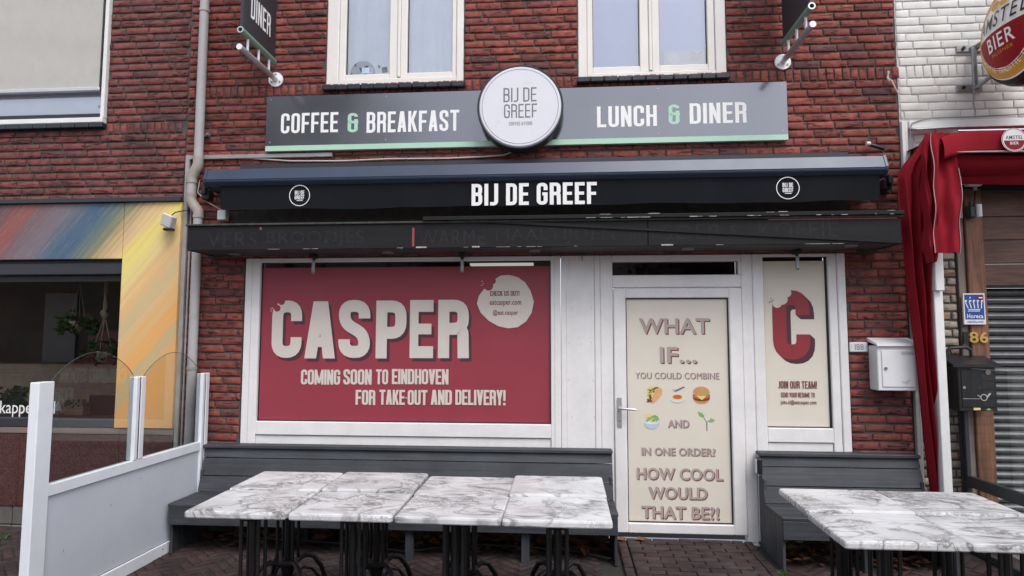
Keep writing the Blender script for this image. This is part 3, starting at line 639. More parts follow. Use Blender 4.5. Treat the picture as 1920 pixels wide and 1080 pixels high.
# ramp: running bond courses parallel to the door, an edging row each side
rampz = lambda y: .022 + gz(y) - .004 * 0 + (.012 if y > -1.0 else 0)
y = -.05; k = 0
while y > RAMP[2]:
    x = RAMP[0] + .075 + (.104 if k % 2 else 0) - .2085
    while x < RAMP[1] - .08:
        l, r_ = max(x, RAMP[0] + .075), min(x + .2085, RAMP[1] - .075)
        if r_ - l > .05: items.append(((l + r_) / 2, y, rampz(y) + rnd.uniform(-.002, .002), 0, (r_ - l - .006) / .203))
        x += .2085
    y -= .0695; k += 1
y = -.12
while y > RAMP[2] + .05:
    for x in (RAMP[0] + .035, RAMP[1] - .035): items.append((x, y, rampz(y) - .003 + rnd.uniform(-.003, .001), R(90)))
    y -= .209
mb = MB(); mb.add([(RAMP[0], .02, .015), (RAMP[1], .02, .015), (RAMP[1], RAMP[2], gz(RAMP[2]) - .0), (RAMP[0], RAMP[2], gz(RAMP[2]) - .0)], [(0, 3, 2, 1)])
mb.build('ramp_bed', M['joint'], pav)
def pkey(it):
    p = Vector(it[:3]) - CAM_POS; z = p.dot(CAM_F); u, q = p.dot(CAM_R) / z * FPX + 960, p.dot(CAM_D) / z * FPX + 540
    hid = 0 if (-20 < u < 1950 and q < 1100) else 100
    if 345 < u < 1152 and q < 995: hid += 50
    if u > 1470 and q < 1015: hid += 50
    if 60 < u < 310 and q < 1090: hid += 50
    return p.length + hid
items.sort(key=pkey); mb = MB(); mb.fix = False
for n, it in enumerate(items):
    me = PVAR[rnd.randrange(8)]; sx = it[4] if len(it) > 4 else 1; z = it[2] + rnd.uniform(-.002, .002); ang = it[3] + rnd.uniform(-.015, .015)
    if n < 300:
        o = bpy.data.objects.new('brick', me); COL.objects.link(o); o.parent = pav; o.location = (it[0], it[1], z); o.rotation_euler = (0, 0, ang); o.scale = (sx, 1, 1)
    else:
        c, s = math.cos(ang), math.sin(ang)
        mb.add([(it[0] + v.co.x * sx * c - v.co.y * s, it[1] + v.co.x * sx * s + v.co.y * c, z + v.co.z) for v in me.vertices], [tuple(p.vertices) for p in me.polygons], 0, [p.use_smooth for p in me.polygons])
mb.build('brickwork', M['paver'], pav, kind='stuff')

# ================================================================== CAFE WALL (red brick) with its openings
XL, XR = -3.375, 2.79
UW1 = rect(613, -60, 870, 160, .0); UW2 = rect(1083, -60, 1361, 145, .0)     # upstairs windows
SF = (-2.785, 2.306, -.2, 2.345)                                            # shop front opening
ZB, ZT = 3.795, 3.905
boards = (-2.61, 1.875, 3.283, 3.78)
wall = thing('brick_wall', 'red brick cafe front carrying the grey sign boards, with a soldier course above them', 'wall', (XL, 0, 0))
holes = [UW1[:2] + (UW1[2] - .0, 6), UW2[:2] + (UW2[2] - .0, 6), SF]
mb = MB(); slab(mb, XL, XR, -.05, 4.85, holes, .011, .24); mb.build('mortar', M['mortar'], wall)
cov = [(boards[0] + .02, boards[1] - .02, boards[2] + .02, boards[3] - .01), (-3.0, 2.5, 2.58, 3.05), (-2.75, 2.3, 2.34, 2.7)]
st, so = courses(XL + .004, XR - .004, .0, 4.86, holes, ZB, ZT, cov, seed=3)
drop = lambda L_: [i for i in L_ if not (any(q[0] + .1 < i[0] < q[1] - .1 and q[2] + .05 < i[1] < q[3] - .05 for q in cov))]
lay(wall, drop(so), SOL, M['brick'], 'brick', 0, 64)
lay(wall, drop(st), VAR, M['brick'], 'brick', 0, 236)
for uw in (UW1, UW2):          # glazed sill tiles
    n = 11; x0, x1 = uw[0] - .012, uw[1] + .012; d = (x1 - x0) / n
    for i in range(n):
        mb = MB(); mb.box(x0 + i * d + .002, x0 + (i + 1) * d - .002, -.055 + rnd.uniform(-.004, .004), .02, uw[2] - .044, uw[2] + .002, .006)
        mb.build('sill_tile', M['gtile'], wall)

# ================================================================== LEFT HOUSE
LW = rect(-200, -80, 203, 232, .0); LW = (LW[0], W(199, 150)[0], W(100, 233)[1], 6)
lwall = thing('brick_wall', 'dull red brick wall between the woven sun screen and the grey drainpipe', 'wall', (-6, .02, 0))
lh = [LW]; PZT = W(170, 374, -.05)[1]
mb = MB(); slab(mb, -6.6, XL - .003, -.05, 4.85, [LW, (-6.7, W(330, 500, -.03)[0] - .02, -.2, PZT - .02)], .033, .24); mb.build('mortar', M['mortar'], lwall)
wz = LW[2]
so_z = (3.492, 3.603); sx0 = LW[1] + .01
st, so = courses(-5.7, XL - .012, 0, 4.86, [LW, (-7, W(336, 600, -.03)[0], -.2, PZT)], so_z[0], so_z[1], (), seed=9)
x = sx0 + .03; so = []
while x < XL - .04: so.append((x, sum(so_z) / 2, 1, 1, rnd.uniform(-.01, .01), False)); x += .0665
st += [(LW[1] - .11 - .2217 * i, wz - .083, 1, .9, 0, False) for i in range(6)]
lay(lwall, so, SOLD, M['brickd'], 'brick', .022, 40); lay(lwall, st, VARD, M['brickd'], 'brick', .022, 250)
n = 12
for i in range(n):
    x0 = LW[1] + .005 - (n - i) * .135
    mb = MB(); mb.box(x0 + .003, x0 + .132, -.03, .05, wz - .045, wz - .001, .005); mb.build('sill_tile', M['gtile'], lwall)
# its window with the woven screen
lw = thing('window', 'white framed upstairs window behind a lowered beige woven sun screen', 'window', (LW[1], 0, wz))
mb = MB(); mb.box(LW[1] - .035, LW[1], -.012, .1, wz + .05, 4.85, .004); mb.box(LW[0] - .5, LW[1], -.025, .1, wz, wz + .048, .006); mb.build('frame', M['whitepaint'], lw)
zs = [W(100, v, 0)[1] for v in (225, 213, 189, 174.5, 168)]
mb = MB(); mb.box(-6.6, LW[1] - .037, .01, .09, wz + .049, zs[1] - .022, .004); mb.box(-6.6, LW[1] - .037, .022, .09, zs[1] - .02, zs[1], .004); mb.build('sash', M['navy'], lw)
mb = MB(); mb.add([(-6.6, .05, zs[1]), (LW[1] - .037, .05, zs[1]), (LW[1] - .037, .05, 4.85), (-6.6, .05, 4.85)], [(0, 1, 2, 3)]); mb.build('pane', M['cglass'], lw)
mb = MB(); mb.box(-6.6, LW[1] - .037, .065, .07, zs[1], zs[2] + .3); mb.build('sky_tone_sheet', M['curtain'], lw)  # pale sheet added behind the pane to stand for reflected sky
mb = MB(); mb.grid(lambda u, v: (-6.6 + (LW[1] - .045 + 6.6) * u, -.008 + .003 * math.sin(u * 9) + .002 * math.sin(v * 13 + u * 4), zs[4] + .0 + (4.85 - zs[4]) * v), 40, 12); mb.build('sun_screen', M['blind'], lw)
mb = MB(); mb.box(-6.6, LW[1] - .042, -.03, .012, zs[3], zs[4] + .004, .006); mb.build('screen_bar', M['alu'], lw)
mb = MB(); mb.box(LW[1] - .052, LW[1] - .038, -.02, .0, zs[3], 4.85, .003); mb.build('screen_rail', M['black'], lw)

# painted shop front
YP = -.06
sf = thing('shop_front', 'hairdresser shop front clad in rainbow painted panels with a wide window', 'shop front', (XL, 0, 0))
pxl = W(338, 450, YP)[0]; pxr_ = W(330, 560, YP)[0]; seam = (W(230, 430, YP)[0])
edge = W(331, 590, YP)[0]; inn = W(221, 640, YP)[0]
ztop = W(170, 381, YP)[1]; zfas = W(110, 486, YP)[1]; zpan = W(265, 803, YP)[1]
XF = -6.6
mb = MB(); mb.box(XF, inn - .003, YP, .03, zfas, ztop, .003); mb.build('fascia_panel', M['mural'], sf)
mb = MB(); mb.box(inn + .001, edge, YP, .03, zpan, ztop, .003); mb.build('side_panel', M['mural'], sf)
mb = MB(); mb.box(XF, edge + .005, YP - .03, .03, ztop + .002, W(170, 371, YP - .03)[1], .004); mb.build('top_trim', M['navy'], sf)
z1, z2, z3 = W(110, 493, -.03)[1], W(110, 515, -.03)[1], W(110, 527, -.03)[1]
mb = MB(); mb.box(XF, inn - .012, -.03, .06, z2, z1, .006); mb.build('shutter_box', M['navy'], sf)
mb = MB(); mb.box(XF, inn - .002, .0, .1, z1, zfas - .002); mb.box(XF, inn - .002, .03, .1, z3, z2 - .002); mb.build('frame_head', M['black'], sf)
zsil = W(110, 784, -.03)[1]; zsb = W(110, 801, -.04)[1]
mb = MB(); mb.box(XF, inn - .002, -.05, .08, zsb, zsil, .006); mb.box(inn - .032, inn - .002, .0, .08, zsil + .001, z3 - .001); mb.build('sill', M['navy'], sf)
mb = MB(); mb.add([(XF, .04, zsil), (inn - .034, .04, zsil), (inn - .034, .04, z3), (XF, .04, z3)], [(0, 1, 2, 3)]); mb.build('pane', M['glass'], sf)
mb = MB(); mb.box(XF, edge, -.045, .05, zsb - .055, zsb - .003, .004); mb.build('stone_strip', M['sillst'], sf)
zgr = W(40, 949, -.04)[1]; zti = W(30, 984, -.03)[1]
xx = XF
while xx < edge - .05:
    b = min(xx + .92, edge); mb = MB(); mb.box(xx + .0015, b - .0015, -.04, .05, zgr, zsb - .057, .003); mb.build('plinth_slab', M['granite'], sf); xx += .92
xx = XF
while xx < edge - .05:
    b = min(xx + .3, edge); mb = MB(); mb.box(xx + .004, b - .004, -.03, .05, zti + .004, zgr - .004, .006); mb.box(xx + .004, b - .004, -.035, .05, -.03, zti - .003, .006); mb.build('base_tile', M['grtile'], sf); xx += .3
p = wall_print(.038)
a = pxr(0, 752, 103, 783, .038); p.font('kappers.nl', a[0], a[1], a[2], a[3], 0); p.build('window_lettering', M['signwhite'], sf)
# dim room behind with a counter and a poster
mb = MB(); mb.box(-9.5, -5.6, 2.6, 3.2, .3, 1.3, .01); mb.build('counter', M['wood'], sf)
mb = MB(); mb.box(-6.9, -6.3, 3.46, 3.49, 1.25, 1.75); mb.build('poster', M['maroon'], sf)
for zz_ in (1.15, 1.5, 1.85):
    mb = MB(); mb.box(-6.2, -5.0, 3.2, 3.45, zz_, zz_ + .03); mb.build('shelf', M['wood'], sf)
mb = MB(); mb.box(-7.6, -7.1, 3.46, 3.49, .9, 2.3); mb.build('mirror', M['greymark'], sf)
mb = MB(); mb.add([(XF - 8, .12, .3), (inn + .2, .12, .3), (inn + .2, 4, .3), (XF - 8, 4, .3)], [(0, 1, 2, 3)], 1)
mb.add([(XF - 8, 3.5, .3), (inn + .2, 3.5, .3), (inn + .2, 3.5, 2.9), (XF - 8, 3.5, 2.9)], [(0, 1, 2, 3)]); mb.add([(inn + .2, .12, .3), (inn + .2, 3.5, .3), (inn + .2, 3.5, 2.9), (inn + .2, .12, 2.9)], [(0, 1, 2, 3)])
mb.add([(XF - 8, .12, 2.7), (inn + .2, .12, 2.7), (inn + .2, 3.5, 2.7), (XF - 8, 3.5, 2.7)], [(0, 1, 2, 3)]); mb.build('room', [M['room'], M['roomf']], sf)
mb = MB(); mb.box(XF, inn + .1, .09, .45, zsil - .12, zsil - .01, .01); mb.build('window_ledge', M['wood'], sf)
def foliage(cx, cy, cz, rx, rz, n, size, seed, droop=0.0):
    r = random.Random(seed); mb = MB(); mb.fix = False
    for i in range(n):
        a, t = r.uniform(0, 6.28), r.random() ** .5; x = cx + rx * t * math.cos(a); y_ = cy + rx * t * math.sin(a); z = cz + rz * r.uniform(-1, 1) * (1 - .4 * t) - droop * t * t
        d = Vector((math.cos(a) + r.uniform(-.5, .5), math.sin(a) + r.uniform(-.5, .5), r.uniform(-.7, .5))).normalized(); u = d.orthogonal().normalized(); q = r.uniform(0, 6.28); u = (u * math.cos(q) + d.cross(u) * math.sin(q))
        s = size * r.uniform(.6, 1.3); p0 = Vector((x, y_, z)); nn = d.cross(u) * s * .15
        mb.add([p0, p0 + d * s * .45 + u * s * .38, p0 + d * s * .55 + nn, p0 + d * s * .45 - u * s * .38, p0 + d * s], [(0, 1, 2), (0, 2, 3), (1, 4, 2), (2, 4, 3)])
    return mb
def hang_plant(px, py, ptop, Y, label, rope):
    x, z = W(px, py, Y); zt = min(W(px, ptop, Y)[1], 2.69)
    t = thing('hanging_plant', label, 'plant', (x, Y, z), None)
    mb = MB(); prof = [(0, -.05), (.05, -.05), (.075, .0), (.08, .05), (.072, .05), (.0, .03)]; n = 14
    for i in range(len(prof) - 1):
        for k in range(n):
            a, b = 2 * math.pi * k / n, 2 * math.pi * (k + 1) / n
            q = lambda pr, an: (x + pr[0] * math.cos(an), Y + pr[0] * math.sin(an), z + pr[1])
            mb.add([q(prof[i], a), q(prof[i], b), q(prof[i + 1], b), q(prof[i + 1], a)], [(0, 1, 2, 3)], 0, True)
    mb.build('pot', M['terracotta'], t)
    foliage(x, Y, z + .08, .13 if not rope else .15, .09, 120, .075, int(px), .1).build('leaves', M['green'], t, kind='stuff')
    mb = MB()
    if rope:
        kz = z + .38
        for a in range(5): mb.tube([(x + .085 * math.cos(a * 1.26), Y + .085 * math.sin(a * 1.26), z + .04), (x, Y, kz)], .006, 6)
        mb.tube([(x, Y, kz - .03), (x + .012, Y - .012, kz), (x - .01, Y - .01, kz + .03), (x, Y, kz + .06)], [.018, .034, .03, .016], 8)
        for s in (-1, 1): mb.tube([(x + .01 * s * math.cos(i * .9 + s), Y + .01 * math.sin(i * .9 + s), kz + .05 + i * (zt - kz - .05) / 8) for i in range(9)], .011, 6)
        mb.build('rope_hanger', M['jute'], t)
    else:
        for a in range(3): mb.tube([(x + .07 * math.cos(a * 2.1), Y + .07 * math.sin(a * 2.1), z + .05), (x, Y, z + .42)], .003, 5)
        mb.tube([(x, Y, z + .42), (x, Y, zt)], .003, 5); mb.build('cord', M['jute'], t)
hang_plant(146, 612, 480, .35, 'small bushy green plant hanging on thin cords in the hairdresser window', False)
hang_plant(193, 668, 480, .28, 'plant in a knotted jute rope hanger behind the hairdresser window', True)
x, z = W(145, 772, .25); t = thing('planter_box', 'low wooden planter box on the hairdresser window ledge', 'planter', (x, .25, zsil - .01))
mb = MB(); mb.box(x - .09, x + .09, .2, .3, zsil - .005, zsil + .085, .004); mb.build('box', M['wood'], t); foliage(x, .25, zsil + .1, .09, .03, 40, .04, 5).build('leaves', M['green'], t, kind='stuff')
x, z = W(190, 768, .3); t = thing('framed_board', 'dark board with a thin pale frame standing on the window ledge beside the planter box', 'board', (x, .3, zsil))
mb = MB(); mb.box(x - .12, x + .13, .3, .312, zsil, zsil + .17); mb.build('board', M['black'], t)
mb = MB(); mb.tube([(x - .125, .3, zsil), (x - .125, .3, zsil + .16), (x - .115, .3, zsil + .175), (x + .13, .3, zsil + .18)], .004, 6); mb.build('frame', M['galv'], t)
x, z = W(109, 770, .22); t = thing('table_lamp', 'small white cone lamp standing on the window ledge behind the white post', 'lamp', (x, .22, zsil))
mb = MB(); mb.tube([(x, .22, zsil), (x, .22, zsil + .06)], .008, 8); mb.build('stem', M['alu'], t); mb = MB(); mb.tube([(x, .22, zsil + .04), (x, .22, zsil + .075), (x, .22, zsil + .12)], [.042, .03, .006], 12); mb.build('lamp_shade', M['signwhite'], t)
x, z = W(8, 750, .25); t = thing('potted_plant', 'leafy green plant on the window ledge above the shop lettering', 'plant', (x, .25, zsil))
mb = MB(); mb.tube([(x, .25, zsil - .005), (x, .25, zsil + .07)], [.045, .06], 12); mb.build('pot', M['terracotta'], t); foliage(x, .25, zsil + .14, .13, .1, 130, .09, 11).build('leaves', M['green'], t, kind='stuff')
# sensor box on the panel
x, z = W(320, 416, -.1); t = thing('sensor_box', 'small white sensor box tilted out from the yellow painted panel', 'sensor', (x, -.08, z))
mb = MB(); c, s_ = math.cos(R(22)), math.sin(R(22))
pts = MB(); pts.box(-.05, .05, -.05, .03, -.055, .055, .008)
mb.add([(x + v[0] * c + v[2] * s_, -.12 + v[1] - v[2] * .25, z - v[0] * s_ * 1.0 + v[2] * c) for v in pts.v], pts.f); mb.build('housing', M['boxw'], t)
mb = MB(); mb.box(x - .03, x + .05, -.17, -.1, z - .085, z - .062, .008); mb.build('sensor_eye', M['black'], t)
mb = MB(); mb.tube([(x + .0, -.1, z + .05), (x + .03, -.09, z + .085), (x + .08, -.075, z + .10), (x + .13, -.07, z + .105)], .005, 6); mb.build('cable', M['bcable'], t)
# ================================================================== UPSTAIRS WINDOWS
def upstairs(px, gl1, gl2, pb, name_label, back, seed):
    X0, X1, Z0, _ = px; Z1 = 4.9
    t = thing('window', name_label, 'window', (X0, 0, Z0))
    a = lambda x: W(x, 80, .03)[0]
    zi = W((gl1[0] + gl2[1]) / 2, pb[0], .03)[1]; zo = W((gl1[0] + gl2[1]) / 2, pb[1], .03)[1]
    mb = MB(); fx0, fx1 = a(pb[2]), a(pb[3])
    mb.box(X0 + .003, fx0, .004, .12, Z0 + .004, Z1, .006); mb.box(fx1, X1 - .003, .004, .12, Z0 + .004, Z1, .006); mb.box(fx0, fx1, .0045, .12, Z0 + .004, zo, .006)
    mb.build('frame', M['cream'], t)
    for g, nm in ((gl1, 0), (gl2, 1)):
        s0, s1 = (fx0 + .002, a(pb[4]) - .014) if nm == 0 else (a(pb[4]) + .014, fx1 - .002)
        x0, x1 = a(g[0]), a(g[1])
        mb = MB(); mb.box(s0, x0, .018, .1, zo + .002, Z1, .006); mb.box(x1, s1, .018, .1, zo + .002, Z1, .006); mb.box(x0, x1, .0185, .1, zo + .002, zi, .005)
        sash = mb.build('sash', M['cream'], t)
        mb = MB(); mb.box(x0, x0 + .006, .05, .06, zi, Z1); mb.box(x1 - .006, x1, .05, .06, zi, Z1); mb.box(x0 + .006, x1 - .006, .05, .06, zi, zi + .006); mb.build('gasket', M['pvcd'], sash)
        mb = MB(); mb.add([(x0, .06, zi), (x1, .06, zi), (x1, .06, Z1), (x0, .06, Z1)], [(0, 1, 2, 3)]); mb.build('pane', M['cglass'], sash)
    mb = MB(); mb.box(a(pb[4]) - .013, a(pb[4]) + .013, .008, .09, zo + .012, Z1, .005); mb.build('mullion', M['cream'], t)
    if back == 'curtain':
        mb = MB(); mb.grid(lambda u, v: (X0 + .02 + (X1 - X0 - .04) * u, 0.092 + .016 * math.sin(u * 58 + math.sin(v * 3) * .6) * (.5 + .5 * u), Z0 - .05 + (Z1 - Z0) * v), 120, 4); mb.build('net_curtain', M['curtain'], t)
    else:
        mb = MB(); mb.add([(X0, .1, Z0 - .1), (X1, .1, Z0 - .1), (X1, .1, Z1), (X0, .1, Z1)], [(0, 1, 2, 3)]); mb.build('sky_tone_sheet', M['roller'], t)  # blind colour carries the lavender of the reflected sky
    return t
upstairs(UW1, (649, 731), (764, 848), (138, 148, 637, 857, 749), 'cream two-pane upstairs window with a white net curtain above the breakfast sign board', 'curtain', 1)
upstairs(UW2, (1111, 1199), (1236, 1326), (124, 136, 1100, 1340, 1219), 'cream two-pane upstairs window with a plain blind tinted like reflected sky and a stickered card', 'roller', 2)
x, z = W(680, 139, .072); t = thing('helmet', 'grey rounded helmet standing inside the curtained upstairs window', 'helmet', (x, .072, z))
mb = MB(); mb.grid(lambda u, v: (x + .115 * math.cos(u * 6.2832) * math.cos(v * 1.57) ** .8 if v < 1 else x, .072 + .012 * math.sin(u * 6.2832) * math.cos(v * 1.57), z - .01 + .13 * math.sin(v * 1.57)), 24, 8); mb.build('shell', M['greymark'], t)
mb = MB(); mb.grid(lambda u, v: (x + .03 + .075 * math.cos(3.4 + u * 2.4), .0705 + .012 * math.sin(3.4 + u * 2.4), z + .0 + .055 * v), 10, 2); mb.build('visor', M['paleblue'], t)
a = pxr(1245, 94, 1321, 122, .075); t = thing('card', 'white card with a round pale sticker standing behind the lavender upstairs window', 'card', (a[0], .075, a[2]))
mb = MB(); mb.box(a[0], a[1], .075, .078, a[2], a[3]); mb.build('sheet', M['boxw'], t)
p = wall_print(.074); c = pxr(1252, 99, 1274, 121, .074); p.ellipse((c[0] + c[1]) / 2, (c[2] + c[3]) / 2, (c[1] - c[0]) / 2, (c[3] - c[2]) / 2, 0); p.build('sticker', M['beerwhite'], t)
p = wall_print(.074); c = pxr(1292, 96, 1316, 116, .074); cx, cz = (c[0] + c[1]) / 2, (c[2] + c[3]) / 2; p.face([(c[0], c[3]), (c[0] + .03, c[3]), (c[1], cz), (c[1], cz - .02)], 0); p.face([(c[0], cz - .02), (cx, c[2]), (c[1], c[3] - .02), (c[1], c[3])], 0); p.ellipse(cx + .005, cz, .02, .02, 1, 14)
p.build('bird_print', [M['skin'], M['paleblue']], t)

# ================================================================== DRAINPIPE, TRUNKING, CABLES
def zp(px, py, Y=-.075): return W(px, py, Y)
YD = -.075; xa = zp(378, 150)[0]; xb = zp(359, 357)[0]; xc = zp(362, 640)[0]
zA, zB, zC, zD = zp(375, 303)[1], zp(359, 337)[1], zp(359, 372)[1], zp(369, 402)[1]
t = thing('drainpipe', 'grey plastic drainpipe with a sideways jog running down the cafe corner', 'drainpipe', (xc, YD, 0))
mb = MB(); mb.tube([(xa, YD, zA), (xa, YD, 4.9)], .039, 16); mb.build('pipe', M['pipe'], t)
mb = MB(); mb.tube([(xb, YD, zC), (xb, YD, zB)], .039, 16); mb.build('pipe', M['pipe'], t)
mb = MB(); mb.tube([(xc, YD, -.02), (xc, YD, zD)], .039, 16); mb.build('pipe', M['pipe'], t)
mb = MB(); mb.tube([(xa, YD, zA + .02), (xa, YD, zA - .03), ((xa + xb) / 2, YD, (zA + zB) / 2), (xb, YD, zB + .03), (xb, YD, zB - .02)], .044, 16); mb.build('elbow', M['elbow'], t)
mb = MB(); mb.tube([(xb, YD, zC + .02), (xb, YD, zC - .02), ((xc + xb) / 2, YD, (zC + zD) / 2), (xc, YD, zD + .03), (xc, YD, zD - .02)], .044, 16); mb.build('elbow', M['elbow'], t)
for (x, z) in ((xa, zp(382, 20)[1]), (xb, zC + .03), (xb, zB - .02), (xc, zD - .02), (xc, zp(356, 690)[1]), (xa, zA + .03)):
    mb = MB(); mb.tube([(x, YD, z - .012), (x, YD, z + .012)], .045, 16); mb.build('collar', M['elbow'] if z < 3.3 else M['pipe'], t)
z = zp(378, 250)[1]; mb = MB(); mb.box(xa - .055, xa + .055, -.03, .0, z - .012, z + .012); mb.tube([(xa + .05, -.04, z), (xa + .075, -.045, z)], .016, 8); mb.build('bracket', M['galv'], t)
# flat trunking: along the wall top, and down beside the pipe
xt = W(341, 560, -.02)[0]; zt_ = W(480, 293, -.02)[1]
t = thing('cable_trunking', 'flat grey cable trunking turning down the wall behind the drainpipe', 'trunking', (xt, -.02, 0))
mb = MB(); xk = W(353, 300, -.02)[0]; mb.box(xk, W(623, 293, -.02)[0], -.03, -.002, zt_ - .018, zt_ + .018, .003); mb.build('top_run', M['trunk'], t)
mb = MB(); mb.box(xk - .02, xk + .018, -.032, -.002, .05, zt_ + .02, .003); mb.build('side_run', M['trunk'], t)
mb = MB(); mb.tube([(xk + .04, -.012, .4), (xk + .04, -.012, 2.2), (xk + .045, -.012, zt_ - .05)], .009, 8); mb.build('thin_pipe', M['trunk'], t)
pts = [(400, 296), (470, 297), (545, 302), (640, 302), (730, 298), (840, 297), (905, 294), (945, 291), (962, 284)]
mb = MB(); mb.tube([(W(a, b, -.015)[0], -.015, W(a, b, -.015)[1]) for a, b in pts], .0075, 7)
tag(mb.build('cable', M['cable'], origin=(W(400, 296)[0], 0, W(400, 296)[1])), 'dirty white cable clipped along the bricks just above the awning case', 'cable')
pts = [(1665, 133), (1664, 141), (1666, 147), (1671, 152), (1681, 170), (1684, 176)]
mb = MB(); mb.tube([(W(a, b, -.02)[0], -.02 - .006 * (i % 2), W(a, b, -.02)[1]) for i, (a, b) in enumerate(pts)], .006, 7); mb.tube([(W(1667, 134, -.03)[0], -.03, W(1667, 134, -.03)[1]), (W(1663, 146, -.03)[0], -.03, W(1663, 146, -.03)[1]), (W(1668, 152, -.03)[0], -.03, W(1668, 152, -.03)[1])], .006, 7)
x, z = W(1668, 150); tag(mb.build('cable', M['cable'], origin=(x, 0, z)), 'short loop of white cable poking out where red bricks meet white bricks', 'cable')

# ================================================================== SIGN BOARDS AND LIGHTBOX
zb0, zb1 = 3.283, 3.778; zm = zb0 + .047; cx_, cz_ = W(975, 199.5, -.2); RD = (W(1053, 199, -.2)[0] - W(897, 199, -.2)[0]) / 2
def board(name_label, x0, x1, texts, tilt):
    t = thing('sign_board', name_label, 'sign', ((x0 + x1) / 2, -.03, (zb0 + zb1) / 2))
    yl, yr = -.05 - tilt, -.05 + tilt
    def pl(z0, z1, y_add, mat, nm):
        mb = MB(); v = []
        for z in (z0, z1):
            v += [(x0, yl + y_add, z), (x1, yr + y_add, z), (x1, -.012, z), (x0, -.012, z)]
        mb.add(v, [(0, 1, 5, 4), (1, 2, 6, 5), (2, 3, 7, 6), (3, 0, 4, 7), (4, 5, 6, 7), (3, 2, 1, 0)]); return mb.build(nm, mat, t)
    pl(zm, zb1, 0, M['signgrey'], 'panel'); pl(zb0, zm - .001, -.001, M['mint'], 'mint_strip')
    mb = MB()
    for sx_ in (x0 + .04, (x0 + x1) / 2, x1 - .04):
        for sz_ in (zb1 - .03, zm + .03): mb.tube([(sx_, -.0505 - tilt, sz_), (sx_, -.0535, sz_)], .006, 8)
    mb.build('screw', M['galv'], t, kind='stuff')
    for s, mi, xa_, xb_, ya, yb in texts:
        r = Vector((x1 - x0, yr - yl, 0)).normalized(); n = Vector((r.y, -r.x, 0))
        p = Print((x0, yl, 0), r, (0, 0, 1), n); q = pxr(xa_, ya, xb_, yb, -.05)
        p.cond(s, q[0] - x0, q[1] - x0, q[2], q[3], 0, w=.40, t=.135, gap=.085); p.build('lettering' if mi == 'signwhite' else 'ampersand', M[mi], t)
board('grey sign board with white lettering for coffee and breakfast', -2.607, cx_ - .1, [('COFFEE', 'signwhite', 527, 634, 211.5, 249), ('&', 'mint', 652, 671, 212, 248), ('BREAKFAST', 'signwhite', 687.5, 861, 208, 247)], .0)
board('grey sign board with white lettering for lunch and diner', cx_ + .1, 1.875, [('LUNCH', 'signwhite', 1119.5, 1231.5, 198.5, 237.5), ('&', 'mint', 1253.5, 1274, 196, 233), ('DINER', 'signwhite', 1293, 1399.5, 192.5, 231)], .0)
t = thing('round_sign', 'round white lightbox sign with a black rim mounted over the middle of the grey boards', 'sign', (cx_, -.02, cz_))
def disc(mb, cx, cz, prof, n=56, mi=0, smooth=True):
    for i in range(len(prof) - 1):
        for k in range(n):
            a, b = 2 * math.pi * k / n, 2 * math.pi * (k + 1) / n; (r0, y0), (r1, y1) = prof[i], prof[i + 1]
            q = [(cx + r0 * math.cos(a), y0, cz + r0 * math.sin(a)), (cx + r0 * math.cos(b), y0, cz + r0 * math.sin(b)), (cx + r1 * math.cos(b), y1, cz + r1 * math.sin(b)), (cx + r1 * math.cos(a), y1, cz + r1 * math.sin(a))]
            mb.add(q, [(0, 1, 2, 3)], mi, False)
    return mb
mb = MB(); disc(mb, cx_, cz_, [(.01, -.055), (RD + .004, -.055), (RD + .012, -.07), (RD + .014, -.19), (RD + .008, -.2), (RD - .001, -.2), (RD - .004, -.19)]); mb.build('rim', M['darkmetal'], t)
mb = MB(); disc(mb, cx_, cz_, [(RD - .002, -.192), (RD - .012, -.2015), (.0, -.2015)]); mb.build('face', M['lightface'], t)
p = wall_print(-.2016); p.ring(cx_, cz_, RD - .031, RD - .027, 0, 64); p.build('ring_line', M['greymark'], t)
p = wall_print(-.2016)
for s, x0, x1, y0, y1 in (('BIJ DE', 944, 1006, 164.5, 191), ('GREEF', 945, 1007, 195, 221)):
    p = wall_print(-.2016); q = pxr(x0, y0, x1, y1, -.2); p.cond(s, q[0], q[1], q[2], q[3], 0, w=.44, t=.10, gap=.1); p.build('lettering', M['greymark'], t)
p = wall_print(-.2016); q = pxr(954.5, 228.5, 998, 235, -.2); p.cond('COFFEE & FOOD', q[0], q[1], q[2], q[3], 0, w=.42, t=.11, gap=.1); p.build('lettering', M['greymark'], t)
